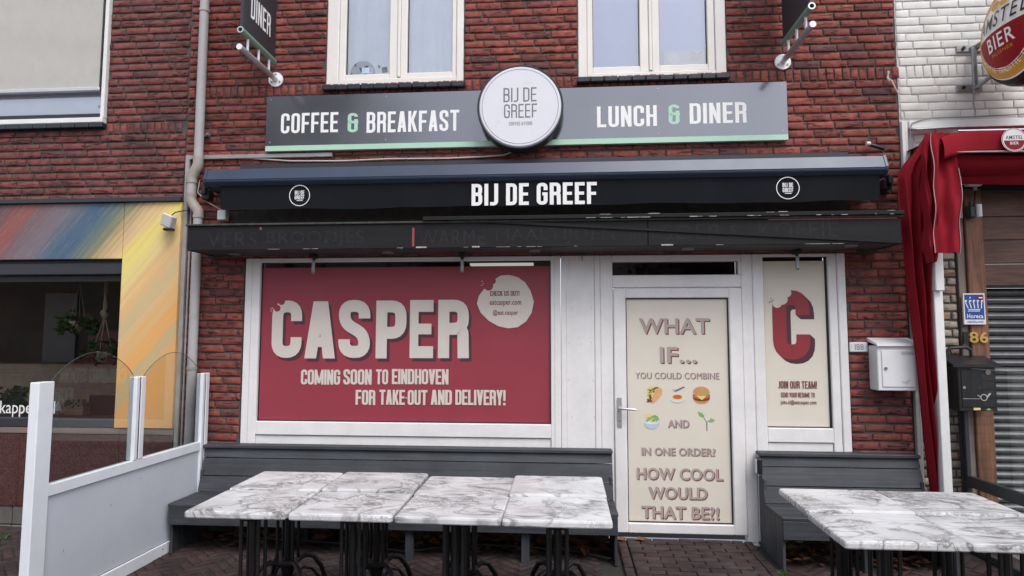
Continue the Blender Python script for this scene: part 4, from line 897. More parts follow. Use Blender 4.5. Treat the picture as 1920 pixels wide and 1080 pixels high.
# banner signs on rods
def banner(fx, fy, tipx, tipy, gx, gy, label, text):
    X, Z = W(fx, fy); t = thing('banner_sign', label, 'sign', (X, 0, Z))
    Yt = -.66
    mb = MB(); disc(mb, X, Z, [(0, -.014), (.066, -.014), (.066, 0)], 28); mb.build('flange', M['signwhite'], t)
    for k in range(3):
        a = R(90 + 120 * k); mb = MB(); mb.tube([(X + .045 * math.cos(a), -.012, Z + .045 * math.sin(a)), (X + .045 * math.cos(a), -.021, Z + .045 * math.sin(a))], .009, 8); mb.build('bolt', M['galv'], t)
    mb = MB(); mb.tube([(X, -.01, Z), (X, Yt, Z)], .024, 16); mb.build('rod', M['steel'], t)
    mb = MB(); mb.tube([(X, Yt + .001, Z), (X, Yt - .004, Z)], .0245, 16); mb.build('end_cap', M['signwhite'], t)
    Zg = Z + .145
    mb = MB()
    n = 14
    for (r0, r1, yy0, yy1) in ((.026, .026, -.05, -.655), (.017, .017, -.655, -.60)):
        for k in range(n):
            a, b = 6.28318 * k / n, 6.28318 * (k + 1) / n; mb.add([(X + r0 * math.cos(a), yy0, Zg + r0 * math.sin(a)), (X + r0 * math.cos(b), yy0, Zg + r0 * math.sin(b)), (X + r1 * math.cos(b), yy1, Zg + r1 * math.sin(b)), (X + r1 * math.cos(a), yy1, Zg + r1 * math.sin(a))], [(0, 1, 2, 3)], 0, True)
    tube_ = mb.build('bottom_tube', M['mint_dark'], t)
    mb = MB()
    for k in range(n):
        a, b = 6.28318 * k / n, 6.28318 * (k + 1) / n; mb.add([(X + .0275 * math.cos(a), -.657, Zg + .0275 * math.sin(a)), (X + .0275 * math.cos(b), -.657, Zg + .0275 * math.sin(b)), (X + .017 * math.cos(b), -.657, Zg + .017 * math.sin(b)), (X + .017 * math.cos(a), -.657, Zg + .017 * math.sin(a))], [(0, 1, 2, 3)])
    mb.build('tube_rim', M['steel'], tube_)
    for yy in (-.15, -.34, -.53):
        mb = MB(); mb.tube([(X, yy, Z + .02), (X, yy, Zg - .02)], .011, 8); mb.build('spacer', M['alu'], t)
    mb = MB(); mb.box(X - .012, X + .012, -.645, -.06, Zg + .02, Zg + 1.6, .003); mb.build('panel', M['darkpanel'], t)
    if text:
        p = Print((X + .0125, -.645, Zg), (0, 1, 0), (0, 0, 1), (1, 0, 0)); y0, z0 = WX(466, 0, X); 
        p.cond(text, .125, .475, .17, .37, 0, w=.42, t=.13, gap=.1); p.build('lettering', M['signwhite'], t)
M['mint_dark'] = pm('green_tube', (.20, .32, .24), .4, .2, var=.06); M['darkpanel'] = pm('charcoal_banner', (.028, .029, .035), .5, var=.06)
banner(518, 150, 441, 77, 443, 47, 'black banner sign on a steel rod beside the drainpipe, lettered for diner', 'DINER')
banner(1467, 117, 1519, 33, 1518, 2, 'black banner sign on a steel rod near the white brick house', None)

# ================================================================== AWNING
YA = -.27
aw = thing('awning', 'closed navy awning case with a black valance above the old black canopy', 'awning', (0, 0, 2.97))
ax0, ax1 = W(382, 322, YA)[0], W(1665, 300, YA)[0]
zc = lambda y, Y=YA: W(960, y, Y)[1]
z_t, z_a, z_b, z_c = zc(305.5), zc(324.5), zc(330), zc(336.5)
prof = [(-.0, z_t + .03), (-.10, z_t + .028), (-.19, z_t + .018), (-.235, z_t + .006), (YA, z_a + .004), (YA - .004, z_a - .006), (YA - .001, z_a - .016), (YA - .006, z_b + .004), (YA - .002, z_b - .006), (-.24, z_c - .004), (-.16, z_c - .018), (0, z_c - .018)]
mb = MB(); mb.prism([(a, b) for a, b in prof], 'x', ax0 + .02, ax1 - .02); mb.build('case', M['awning'], aw)
for a, b in ((ax0, ax0 + .0195), (ax1 - .0195, ax1)):
    mb = MB(); mb.prism([(p_[0] - .004, p_[1] + (.004 if p_[1] > z_b else -.004)) for p_ in prof], 'x', a, b); mb.build('end_cap', M['awning'], aw)
zbk0, zbk1 = W(960, 307, -.03)[1], W(960, 299, -.03)[1]
mb = MB(); mb.box(ax0 + .2, ax1 - .2, -.045, -.002, zbk1 - .07, zbk1, .004); mb.build('wall_rail', M['navy'], aw)
YV = -.235; vx0, vx1 = W(413, 370, YV)[0], W(1650, 350, YV)[0]; vz1 = z_c; vz0 = zc(386, YV)
def vf(u, v):
    x = vx0 + (vx1 - vx0) * u; e = min(u, 1 - u) * (vx1 - vx0); zb = vz0 + .004 * math.sin(u * 21) + .003 * math.sin(u * 47 + 1)
    if e < .06: zb += .06 - math.sqrt(max(0, .0036 - (.06 - e) ** 2))
    return (x, YV + .006 * math.sin(u * 33) * (1 - v) + .004 * math.sin(u * 71 + 2) * (1 - v), zb + (vz1 - zb) * v)
us = sorted(set([i / 90 for i in range(91)] + [.06 / (vx1 - vx0) * k / 6 for k in range(7)] + [1 - .06 / (vx1 - vx0) * k / 6 for k in range(7)]))
mb = MB(); nv = 5; nu = len(us) - 1
mb.add([vf(u, j / nv) for j in range(nv + 1) for u in us], [(j * (nu + 1) + i, j * (nu + 1) + i + 1, (j + 1) * (nu + 1) + i + 1, (j + 1) * (nu + 1) + i) for j in range(nv) for i in range(nu)], 0, True)
mb.build('valance', M['valance'], aw)
p = wall_print(YV - .009); q = pxr(884.5, 343.5, 1119, 384.5, YV); p.cond('BIJ DE GREEF', q[0], q[1], q[2], q[3], 0, w=.43, t=.155, gap=.085, space=.23); p.build('lettering', M['signwhite'], aw)
for cx, cy in ((562.5, 367), (1476.5, 353)):
    x, z = W(cx, cy, YV); rr = .09; p = wall_print(YV - .009); p.ring(x, z, rr - .006, rr, 0, 48)
    p.cond('BIJ DE', x - .041, x + .041, z + .007, z + .042, 0, w=.44, t=.15, gap=.09); p.cond('GREEF', x - .041, x + .041, z - .034, z + .001, 0, w=.44, t=.15, gap=.09); p.face([(x - .025, z - .046), (x + .028, z - .046), (x + .028, z - .041), (x - .025, z - .041)], 0); p.build('roundel', M['signwhite'], aw)
for bx, by in ((392, 366), (1657, 347)):
    x, z = W(bx, by, -.02); mb = MB(); mb.box(x - .035, x + .035, -.09, .0, z - .05, z + .04, .008); mb.box(x - .012, x + .025, -.13, -.05, z - .01, z + .06, .004); mb.build('dark_hole_block', M['black'], aw)  # black blocks put in for the dark holes where bricks are missing
mb = MB(); x, z = W(1628, 275, -.05); mb.tube([(x, -.05, z + .02), (x + .05, -.06, z), (x + .12, -.05, z - .02)], .016, 8); o = mb.build('cable_end', M['black'], aw)
mb = MB(); mb.tube([(x - .02, -.06, z + .022), (x + .01, -.06, z + .022)], .018, 8); mb.build('plug', M['boxw'], aw)
# junction box beside the pipe
x, z = W(418, 404, -.06); t = thing('junction_box', 'small white junction box standing on the canopy beside the drainpipe', 'junction box', (x, -.06, z))
mb = MB(); mb.box(x - .04, x + .04, -.09, -.02, z - .045, z + .045, .008); mb.build('housing', M['boxw'], t)
mb = MB(); mb.tube([(W(378, 340)[0], -.03, W(378, 340)[1]), (W(374, 362)[0], -.03, W(374, 362)[1]), (W(388, 378)[0], -.03, W(388, 378)[1]), (x - .02, -.05, z + .05)], .005, 6); mb.build('cable', M['cable'], t)

# ================================================================== OLD BLACK CANOPY
YC = -.4; cx0, cx1 = -3.08, 2.558; cb, ct = 2.357, 2.555
cn = thing('canopy', 'weathered black wooden canopy box with faded letter traces over the shop front', 'canopy', (0, 0, cb))
sx = [cx0, W(1215, 445, YC)[0], cx1]
for i in range(2):
    mb = MB(); mb.box(sx[i] + .002, sx[i + 1] - .002, YC, YC + .02, cb, ct, .003); mb.build('fascia_board', M['canopy'], cn)
mb = MB(); mb.box(cx0 + .003, cx0 + .02, YC + .021, -.0, cb, ct); mb.build('end_board', M['canopy'], cn)
mb = MB(); mb.box(cx1 - .02, cx1 - .003, YC + .021, .0, cb, ct); mb.build('end_board', M['canopy'], cn)
mb = MB(); mb.box(cx0 + .021, cx1 - .021, YC + .021, -.001, cb + .004, cb + .018); mb.build('soffit', M['soffit'], cn)
mb = MB(); mb.box(cx0 - .01, cx1 + .012, YC - .015, -.001, ct + .002, ct + .018, .003); mb.build('top_board', M['ledge'], cn)
tx0 = W(793, 414, YC - .03)[0]
mb = MB(); mb.box(tx0, cx1 + .012, YC - .035, YC + .02, ct + .019, ct + .05, .003); mb.build('loose_trim', M['canopy'], cn)
r5 = random.Random(5)
mb = MB()
for i in range(26):                       # paint gone from the trim's edge
    x = r5.uniform(tx0 + (cx1 - tx0) * .35, cx1 - .02); l = r5.uniform(.01, .09); zz = ct + .019 + r5.choice((0.0, .0, .026)) + r5.uniform(0, .003)
    mb.box(x, min(x + l, cx1), YC - .0358, YC - .0345, zz, zz + r5.uniform(.002, .006))
for x_, l in ((W(780, 463, YC)[0], .085), (W(1240, 457, YC)[0], .09), (W(885, 466, YC)[0], .06)): mb.box(x_, x_ + l, YC - .0012, YC + .003, cb + .001, cb + .012)
for i in range(14):
    x = r5.uniform(cx0 + .1, cx1 - .3); mb.box(x, x + r5.uniform(.02, .12), YC - .0008, YC + .002, cb + .002, cb + .0045)
mb.build('bare_edge', M['scuff'], cn, kind='stuff')
P0 = Vector((W(905, 416, YC - .03)[0], 0, ct + .012)); P1 = Vector((W(1688, 458, YC - .03)[0], 0, cb + .012))
mb = MB(); d_ = (P1 - P0).normalized(); n_ = Vector((-d_.z, 0, d_.x)) * .011
v = []
for y_ in (YC - .012, YC - .001):
    for q in (P0 + n_, P0 - n_, P1 - n_, P1 + n_): v.append((q.x, y_, q.z))
mb.add(v, [(0, 1, 2, 3), (7, 6, 5, 4), (0, 4, 5, 1), (1, 5, 6, 2), (2, 6, 7, 3), (3, 7, 4, 0)]); mb.build('hanging_strip', M['canopy'], cn)
p = wall_print(YC)
for s, a, b, y0, y1 in (('VERS', 388, 482, 435, 464), ('BROODJES', 500, 682, 433, 463), ('WARME', 785, 910, 431, 460), ('MAALTIJDEN', 930, 1153, 428, 457), ('SOEP', 1243, 1348, 421, 449), ('&', 1366, 1392, 421, 447), ('KOFFIE', 1422, 1572, 416, 446)):
    p = wall_print(YC); q = pxr(a, y0, b, y1, YC); p.font(s, q[0], q[1], q[2], q[3], 0, space=1.06); p.build('faded_lettering', M['ghost'], cn)
p = wall_print(YC); q = pxr(1168, 421, 1212, 456, YC); mx, mz = (q[0] + q[1]) / 2, (q[2] + q[3]) / 2
p.ring(mx, mz, .085, .093, 0, 32)
for k in (-.03, 0, .03): p.face([(mx + k - .004, mz - .07), (mx + k + .004, mz - .07), (mx + k + .004, mz + .07), (mx + k - .004, mz + .07)], 0)
p.build('faded_emblem', M['ghost'], cn)
p = wall_print(YC - .002); q = pxr(773, 427, 777, 462, YC); p.face([(q[0], q[2]), (q[1], q[2]), (q[1], q[3]), (q[0], q[3])], 0); q = pxr(487, 426, 491, 431, YC); p.face([(q[0], q[2]), (q[1], q[2]), (q[1], q[3]), (q[0], q[3])], 0)
q = pxr(1440, 405.5, 1681, 408, YC); p.face([(q[0], ct - .008), (q[1], ct - .008), (q[1], ct + .0), (q[0], ct + .0)], 0); p.build('red_mark', M['redmark'], cn)
for px, py in ((440, 477), (728, 474), (1003, 470.5), (1290, 467), (1596, 461)):
    d = ray(px, py); tt = (cb - CAM_POS.z) / d.z; x, y_ = d.x * tt, CAM_POS.y + d.y * tt
    mb = MB(); n = 20
    for (r0, r1, z0, z1, mi) in ((.048, .04, cb - .006, cb - .006, 0), (.048, .048, cb - .006, cb + .004, 0), (.04, .0, cb - .004, cb - .002, 1)):
        for k in range(n):
            a, b = 6.28318 * k / n, 6.28318 * (k + 1) / n; mb.add([(x + r0 * math.cos(a), y_ + r0 * math.sin(a), z0), (x + r0 * math.cos(b), y_ + r0 * math.sin(b), z0), (x + r1 * math.cos(b), y_ + r1 * math.sin(b), z1), (x + r1 * math.cos(a), y_ + r1 * math.sin(a), z1)], [(0, 1, 2, 3)], mi)
    mb.build('downlight', [M['galv'], M['greymark']], cn)
for px, label in ((587, 'first dangling awning bracket, over the start of the red window film'), (866, 'middle dangling awning bracket, over the bitten round print'), (1495, 'dangling awning bracket in front of the narrow poster window')):
    x, z = W(px, 496, -.09); t = thing('bracket', label, 'bracket', (x, -.09, z), 'small metal brackets hanging under the canopy')
    zt2 = cb
    mb = MB(); mb.box(x - .024, x + .024, -.13, -.045, zt2 - .035, zt2 - .0, .004); mb.tube([(x + .0, -.08, zt2 - .035), (x + .005, -.085, zt2 - .075)], .012, 8); mb.build('hinge_block', M['black'], t)
    mb = MB(); mb.box(x - .012, x + .016, -.10, -.075, zt2 - .165, zt2 - .05, .006); mb.build('arm', M['galv'], t)
    mb = MB(); mb.tube([(x + .002, -.101, zt2 - .155), (x + .002, -.104, zt2 - .155)], .005, 8); mb.build('bolt', M['black'], t)

# ================================================================== CAFE SHOP FRONT (white plastic)
def film_edge(mb, x0, x1, z0, z1, y, w_=.008): mb.box(x0 - w_, x0, y, y + .02, z0 - w_, z1 + w_); mb.box(x1, x1 + w_, y, y + .02, z0 - w_, z1 + w_); mb.box(x0, x1, y, y + .02, z0 - w_, z0); mb.box(x0, x1, y, y + .02, z1, z1 + w_)
FT = 2.338; FB = .0
# big window
x0, x1 = W(455, 660)[0], W(1052, 660)[0]
px0, px1 = W(487, 645, .03)[0], W(1033, 645, .03)[0]; pz0, pz1 = W(760, 792, .03)[1], W(760, 491, .03)[1]
sw = thing('shop_window', 'large white framed shop window covered with red film for a coming takeaway', 'window', (x0, 0, 0))
zr = W(760, 820, .0)[1]
mb = MB(); mb.box(x0 + .003, px0, -.004, .09, .02, FT, .006); mb.box(px1, x1 - .002, -.004, .09, .02, FT, .006); mb.box(px0, px1, -.0035, .09, pz1, FT, .006); mb.box(px0, px1, -.0035, .09, zr + .006, pz0, .006); mb.box(px0, px1, -.003, .09, .02, .12, .004)
mb.build('frame', M['pvc'], sw)
mb = MB(); mb.box(x0 + .065, x0 + .069, -.006, .0, .1, FT - .02); mb.box(x1 - .055, x1 - .051, -.006, .0, .1, FT - .02); mb.build('frame_groove', M['alu'], sw)
mb = MB(); mb.box(px0 + .001, px1 - .001, .014, .08, .121, zr, .002); mb.build('lower_panel', M['pvc'], sw)
mb = MB(); film_edge(mb, px0 + .008, px1 - .008, pz0 + .008, pz1 - .008, .028); mb.build('gasket', M['pvcd'], sw)
fz1 = W(760, 500.5, .03)[1]
mb = MB(); mb.add([(px0, .034, pz0), (px1, .034, pz0), (px1, .034, pz1), (px0, .034, pz1)], [(0, 1, 2, 3)]); mb.build('pane', M['glass'], sw)
mb = MB(); mb.add([(px0 + .01, .0325, pz0 + .01), (px1 - .006, .0325, pz0 + .01), (px1 - .006, .0325, fz1), (px0 + .01, .0325, fz1)], [(0, 1, 2, 3)]); mb.build('red_film', M['redfilm'], sw)
YF = .0322
p = wall_print(YF)
L6 = [(510, 566), (572, 629), (635, 694), (705, 762), (768.5, 812.5), (821.5, 879)]
YT = [(563.5, 671), (565, 672), (562.5, 671), (563.5, 672), (562.5, 671.5), (562, 671.5)]
for off in (1, 0):
    for ch, (a, b), (c, d) in zip('CASPER', L6, YT):
        q = pxr(a + off * 5, c + off * 6, b + off * 5, d + off * 6, YF); wd = (q[1] - q[0]) / (q[3] - q[2])
        st, gw = cond_text(ch, w=.56 / (.9 if ch in 'E' else 1), t=.205)
        k = p.k
        for i, gq in enumerate(st):
            p.k = k + .00007 * i
            for f_ in gq: p.face([(q[0] + m_[0] / gw * (q[1] - q[0]), q[2] + m_[1] * (q[3] - q[2])) for m_ in f_], 1 if off else 0, False)
        p.k = k
    p.k += .0006
for bx, by, br in ((511, 571, 10), (520, 578, 6.5), (528, 565, 7)):   # the bite
    x, z = W(bx, by, YF); p.ellipse(x, z, br * .0046, br * .0046, 2, 20)
for bx, by in ((508, 579), (511, 577.5), (508.5, 583), (513, 580)):
    x, z = W(bx, by, YF); p.ellipse(x, z, .006, .005, 0, 6)
p.k += .0003
for s, a, b, y0, y1 in (('COMING', 564.5, 638, 693, 721), ('SOON', 644, 697, 692.5, 721), ('TO', 705, 728, 692.5, 720.5), ('EINDHOVEN', 735, 841, 692, 720.5), ('FOR', 667, 704, 731, 759), ('TAKE-OUT', 711.5, 801.5, 731, 759), ('AND', 808, 847.5, 731, 759), ('DELIVERY!', 854, 948, 731, 759.5)):
    q = pxr(a, y0, b, y1, YF); p.cond(s, q[0], q[1], q[2], q[3], 0, w=.40, t=.15, gap=.03)
# bitten round print
x, z = W(946.5, 566, YF); k = .0046
p.face([(x + rx * k, z - ry * k) for rx, ry in [(-52, 3), (-48, -12), (-38, -25), (-30, -33), (-20, -41), (-8, -49), (8, -50), (24, -46), (38, -36), (48, -20), (54, 0), (50, 20), (40, 36), (24, 47), (6, 49), (-12, 45), (-30, 35), (-45, 20)]], 0)
for bx, by, br in ((916, 536, 9), (924, 527, 6)): xx, zz = W(bx, by, YF); p.ellipse(xx, zz, br * k, br * k, 2, 18)
for bx, by in ((904, 527.5), (906.5, 532), (903, 535)): xx, zz = W(bx, by, YF); p.ellipse(xx, zz, .006, .005, 0, 6)
p.k += .0003
q = pxr(919, 545.5, 974, 555, YF); p.cond('CHECK US OUT!', q[0], q[1], q[2], q[3], 3, w=.40, t=.14, gap=.04)
q = pxr(918, 563, 977.5, 575, YF); p.font('eatcasper.com', q[0], q[1], q[2], q[3], 3, off=.016, space=1.06)
q = pxr(924.5, 581, 971.5, 593, YF); p.font('@eat.casper', q[0], q[1], q[2], q[3], 3, off=.016, space=1.06)
p.build('film_lettering', [M['creamprint'], M['redshade'], M['redfilm'], M['maroon']], sw)
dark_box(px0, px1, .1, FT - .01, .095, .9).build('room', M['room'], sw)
lq = pxr(881, 492.5, 1000, 497.5, .4); t = thing('glow_bar', 'glowing bar standing in for a bright streak above the red window film', 'lamp', (lq[0], .4, lq[2])); mb = MB(); mb.box(lq[0], lq[1], .4, .46, lq[2], lq[3], .004); mb.build('tube', M['lamp'], t); mb = MB(); mb.box(lq[0] - .02, lq[1] + .02, .41, .47, lq[3] + .001, lq[3] + .03); mb.build('bar_cover', M['boxw'], t)  # glowing bar stands in for the bright streak in the glass
# panel between window and door
x2 = W(1116, 660)[0]
t = thing('wall_panel', 'plain white infill panel with nail marks between the red window and the door', 'panel', (x1, 0, 0))
mb = MB(); mb.box(x1 + .002, x1 + .045, -.001, .09, .02, FT, .005); mb.box(x2 - .002, x2 + .045, -.0012, .09, .02, FT, .005); mb.build('cover_strip', M['pvc'], t)
mb = MB(); mb.box(x1 + .046, x2 - .003, .006, .09, .02, FT, .003); mb.build('board', M['pvc'], t)
mb = MB()
for px, py in ((1072, 577), (1109, 576), (1068, 643), (1090, 645), (1109, 642), (1116, 649), (1067, 712), (1112, 714), (1073, 783), (1115, 782), (1090, 535)):
    x, z = W(px, py); mb.tube([(x, .007, z), (x, .0052, z)], .006, 8)
mb.build('nail_mark', M['alu'], t)
mb = MB(); x, z = W(1091, 475, -.02); mb.tube([(x, -.02, cb), (x, -.02, z - .04), (x + .004, -.025, z - .055), (x - .004, -.02, z - .06)], .003, 5); mb.build('wire_hook', M['bcable'], t)
# door
dx0, dx1 = W(1131, 660)[0] , W(1401, 660)[0]
dr = thing('door', 'white plastic cafe door with a cream printed film and a steel lever handle', 'door', (dx0, 0, 0))
lx0, lx1 = W(1152, 770)[0], W(1396, 770)[0] - .004; lz0, lz1 = W(1280, 1003)[1] + .01, W(1272, 540)[1]
tz0, tz1 = W(1265, 516, .03)[1], W(1265, 491, .03)[1]; tx0_, tx1_ = W(1148, 503, .03)[0], W(1382, 503, .03)[0]
o0 = x2 + .046
mb = MB(); mb.box(o0, lx0 - .004, -.002, .09, .012, FT, .006); mb.box(lx1 + .004, dx1 + .055, -.002, .09, .012, FT, .006)
mb.box(lx0 - .004, lx1 + .004, -.0015, .09, tz1, FT, .006); mb.box(lx0 - .004, lx1 + .004, -.0015, .09, lz1 + .006, tz0, .006)
mb.box(lx0 - .004, tx0_, -.001, .09, tz0, tz1, .003) if tx0_ > lx0 else None; mb.box(tx1_, lx1 + .004, -.001, .09, tz0, tz1, .003)
mb.build('frame', M['pvc'], dr)
mb = MB(); mb.add([(tx0_, .04, tz0), (tx1_, .04, tz0), (tx1_, .04, tz1), (tx0_, .04, tz1)], [(0, 1, 2, 3)]); mb.build('transom_pane', M['glass'], dr)
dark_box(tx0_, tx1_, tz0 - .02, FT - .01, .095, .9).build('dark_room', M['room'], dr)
gx0, gx1 = W(1174.5, 770, .03)[0], W(1369, 770, .03)[0]; gz0, gz1_ = W(1277, 980, .03)[1], W(1266, 559, .03)[1]
mb = MB(); mb.box(lx0, gx0, -.016, .05, lz0, lz1, .007); mb.box(gx1, lx1, -.016, .05, lz0, lz1, .007); mb.box(gx0, gx1, -.0155, .05, lz0, gz0, .006); mb.box(gx0, gx1, -.0155, .05, gz1_, lz1, .006); leafo = mb.build('leaf', M['pvc'], dr)
mb = MB(); film_edge(mb, gx0 + .009, gx1 - .009, gz0 + .009, gz1_ - .009, .010, .009); mb.build('gasket', M['pvcd'], leafo)
mb = MB(); mb.add([(gx0, .02, gz0), (gx1, .02, gz0), (gx1, .02, gz1_), (gx0, .02, gz1_)], [(0, 1, 2, 3)]); mb.build('cream_film', M['creamfilm'], leafo)
mb = MB(); mb.box(o0, dx1 + .05, -.04, .08, -.012, .010, .004); mb.box(lx0, lx1, -.03, .0, .0105, .02, .003); mb.build('threshold', M['alu'], dr)
YG = .0198; p = wall_print(YG)
def big(s, a, b, y0, y1, off=.02):
    q = pxr(a, y0, b, y1, YG); h = (q[3] - q[2]); e = min(.011, h * .07)
    p.font(s, q[0] + e, q[1] + e, q[2] - e, q[3] - e, 1, off=off, space=1.04); p.font(s, q[0], q[1], q[2], q[3], 0, off=off, space=1.04)
big('WHAT', 1197.5, 1330, 596.5, 626); big('IF...', 1237, 1306, 650.5, 681)
big('YOU COULD COMBINE', 1191, 1348, 698.5, 710.5, .0); big('AND', 1252, 1292, 787, 802, .018); big('IN ONE ORDER?', 1203, 1341, 839.5, 854.5, .018)
big('HOW COOL', 1194, 1355, 877.5, 900); big('WOULD', 1216, 1326, 913, 936); big('THAT BE?!', 1203, 1348, 949, 973)
p.build('door_lettering', [M['mauve'], M['maroon']], dr)
def icon(name, fn, mats, px, py):
    x, z = W(px, py, YG); k = .00455; p = wall_print(YG)
    pl = lambda pts, mi: p.face([(x + a * k, z - b * k) for a, b in pts], mi)
    el = lambda cx, cy, rx, ry, mi, a0=0, a1=360, n=20: p.ellipse(x + cx * k, z - cy * k, rx * k, ry * k, mi, n, a0, a1)
    fn(pl, el); p.build(name, [M[m_] for m_ in mats], dr)
def taco(pl, el):
    pl([(-13, -6), (-9, -13), (-2, -15), (6, -15), (12, -12), (8, -6), (-2, 2), (-4, 14), (-8, 15), (-12, 10)], 1)
    for i in range(26):
        a = rnd.uniform(0, 1); x = -10 + 16 * a + rnd.uniform(-2, 2); y = -6 - 7 * a + rnd.uniform(-3, 9) * (1 - a); el(x, y, rnd.uniform(1.2, 2.6), rnd.uniform(1, 2), rnd.choice((1, 2, 2, 3, 3, 4)), n=7)
    for i in range(14): el(-8 + rnd.uniform(-3, 3), 6 + rnd.uniform(-5, 7), 2, 1.6, rnd.choice((3, 2, 3)), n=7)
    pl([(2, -6), (8, -12), (13, -12), (15, -8), (14, 0), (8, 7), (0, 14), (-4, 16), (-3, 4)], 0)
icon('taco_print', taco, ['skin', 'yellow', 'lgreen', 'brown', 'tomato'], 1226, 740)
def pasta(pl, el):
    el(0, 8, 14, 8, 1); el(0, 6, 14, 7.5, 0); el(0, 5, 11, 5.5, 2); el(0, 4, 8, 4, 3)
    pl([(-6, -5), (-9, -9), (-7, -11), (-4, -8)], 1); pl([(-6, -7), (-2, -9), (12, -15), (14, -13), (0, -6), (-4, -5)], 4)
icon('spaghetti_print', pasta, ['beerwhite', 'paleblue', 'yellow', 'tomato', 'greyp'], 1270, 740)
def burger(pl, el):
    el(0, 6, 15, 10, 0); pl([(-15, 0), (15, 0), (15, 7), (-15, 7)], 0); el(0, 5, 15, 6, 3); pl([(-15, -1), (15, -1), (15, 5), (-15, 5)], 3); el(0, 2.5, 15, 4.5, 1); pl([(-9, 1), (9, 1), (1, 9)], 2); el(0, -2, 14, 3.5, 4); el(0, -4, 15, 11.5, 0, 0, 180); el(0, -3.6, 15, 2.8, 0, 180, 360)
icon('burger_print', burger, ['bun', 'tomato', 'yellow', 'brown', 'lgreen'], 1315, 741)
def salad(pl, el):
    for i in range(34): el(rnd.uniform(-10, 10), rnd.uniform(-11, 3), rnd.uniform(1.5, 4), rnd.uniform(1.5, 3.4), rnd.choice((0, 0, 0, 3, 3, 4)), n=7)
    el(0, 1, 14, 13, 1, 180, 360); el(0, 1, 14, 4, 2, 180, 360)
icon('salad_print', salad, ['lgreen', 'paleblue', 'beerwhite', 'yellow', 'brown'], 1222, 790)
def sprout(pl, el):
    pl([(0, 17), (2, 17), (2, 2), (6, -1), (5, -2), (1, 1), (-4, -8), (-5, -7), (0, 2)], 1); pl([(-4, -6), (-12, -9), (-15, -17), (-7, -15), (-3, -10)], 0); pl([(4, -1), (9, -6), (16, -2), (11, 2), (6, 2)], 0)
icon('seedling_print', sprout, ['lgreen', 'greyp'], 1324, 790)
q = pxr(1154, 745, 1169, 801, -.018); hx = (q[0] + q[1]) / 2
mb = MB(); mb.box(hx - .019, hx + .019, -.028, -.0165, q[2], q[3], .006); hp = mb.build('handle', M['steel'], dr)
zh = W(1163, 766, -.05)[1]; mb = MB(); mb.tube([(hx, -.028, zh), (hx, -.065, zh), (hx + .02, -.072, zh), (hx + .13, -.07, zh - .006)], [.011, .011, .0105, .009], 10); mb.build('lever', M['steel'], hp)
mb = MB(); zk = W(1163, 789, -.03)[1]; mb.tube([(hx, -.0285, zk), (hx, -.031, zk)], .011, 12); mb.tube([(hx, -.031, zk), (hx, -.0315, zk)], .004, 8, 0); mb.build('key_cylinder', M['galv'], hp)
# narrow poster window
wx0, wx1 = dx1 + .057, SF[1]
nx0, nx1 = W(1432.5, 645, .03)[0], W(1554, 645, .03)[0]; nz0, nz1 = W(1498, 802, .03)[1], W(1490, 482, .03)[1]
nw = thing('shop_window', 'narrow white framed window with a cream poster and a big bitten red letter', 'window', (wx0, 0, 0))
zl = W(1500, 831)[1]; xtr = W(1574, 660)[0]
mb = MB(); mb.box(wx0, nx0, -.003, .09, .02, FT, .006); mb.box(nx1, xtr - .001, -.003, .09, .02, FT, .006); mb.box(nx0, nx1, -.0025, .09, nz1, FT, .005); mb.box(nx0, nx1, -.0025, .09, zl + .004, nz0, .005); mb.box(nx0, nx1, -.002, .09, .02, .3, .004); mb.build('frame', M['pvc'], nw)
mb = MB(); mb.box(xtr + .001, wx1 - .002, -.012, .09, .02, FT, .006); mb.build('cover_strip', M['pvc'], nw)
mb = MB(); mb.box(nx0 + .003, nx1 - .003, .012, .08, .301, zl, .003); mb.build('lower_panel', M['pvc'], nw)
mb = MB(); film_edge(mb, nx0 + .007, nx1 - .012, nz0 + .009, nz1 - .007, .024, .008); mb.box(nx1 - .012, nx1 - .001, .02, .05, nz0, nz1); mb.build('gasket', M['pvcd'], nw)
mb = MB(); mb.add([(nx0, .034, nz0), (nx1, .034, nz0), (nx1, .034, nz1), (nx0, .034, nz1)], [(0, 1, 2, 3)]); mb.build('pane', M['glass'], nw)
dark_box(nx0, nx1, nz1 - .6, FT - .01, .095, .8).build('dark_room', M['room'], nw)
nf = W(1488, 489.5, .03)[1]
mb = MB(); mb.add([(nx0 + .008, .0325, nz0 + .009), (nx1 - .014, .0325, nz0 + .009), (nx1 - .014, .0325, nf), (nx0 + .008, .0325, nf)], [(0, 1, 2, 3)]); mb.build('cream_film', M['creamfilm'], nw)
p = wall_print(YF); qc = pxr(1448.5, 544, 1518.5, 674, YF)
for st_ in range(7, -1, -1):
    o_ = st_ / 7 * .036; mi = 0 if st_ == 0 else 1
    S, gw = glyph('C', .58, .215); k_ = p.k
    for gq in S:
        for f_ in gq: p.face([(qc[0] + a / gw * (qc[1] - qc[0]) + o_, qc[2] + b * (qc[3] - qc[2]) - o_) for a, b in f_], mi, False)
    p.k = k_ + .0002
for bx, by, br in ((1453, 552, 15), (1466, 561, 10), (1475, 549, 8), (1457, 569, 8)):
    x, z = W(bx, by, YF); p.ellipse(x, z, br * .0046, br * .0046, 2, 20)
for bx, by in ((1445, 560), (1449, 563), (1443, 567), (1446, 565)): x, z = W(bx, by, YF); p.ellipse(x, z, .006, .005, 1, 6)
p.k += .0003
q = pxr(1459, 714.5, 1531.5, 728.5, YF); p.cond('JOIN OUR TEAM!', q[0], q[1], q[2], q[3], 3, w=.42, t=.14, gap=.07)
q = pxr(1464, 736, 1527.5, 745, YF); p.cond('SEND YOUR RESUME TO', q[0], q[1], q[2], q[3], 3, w=.42, t=.13, gap=.07)
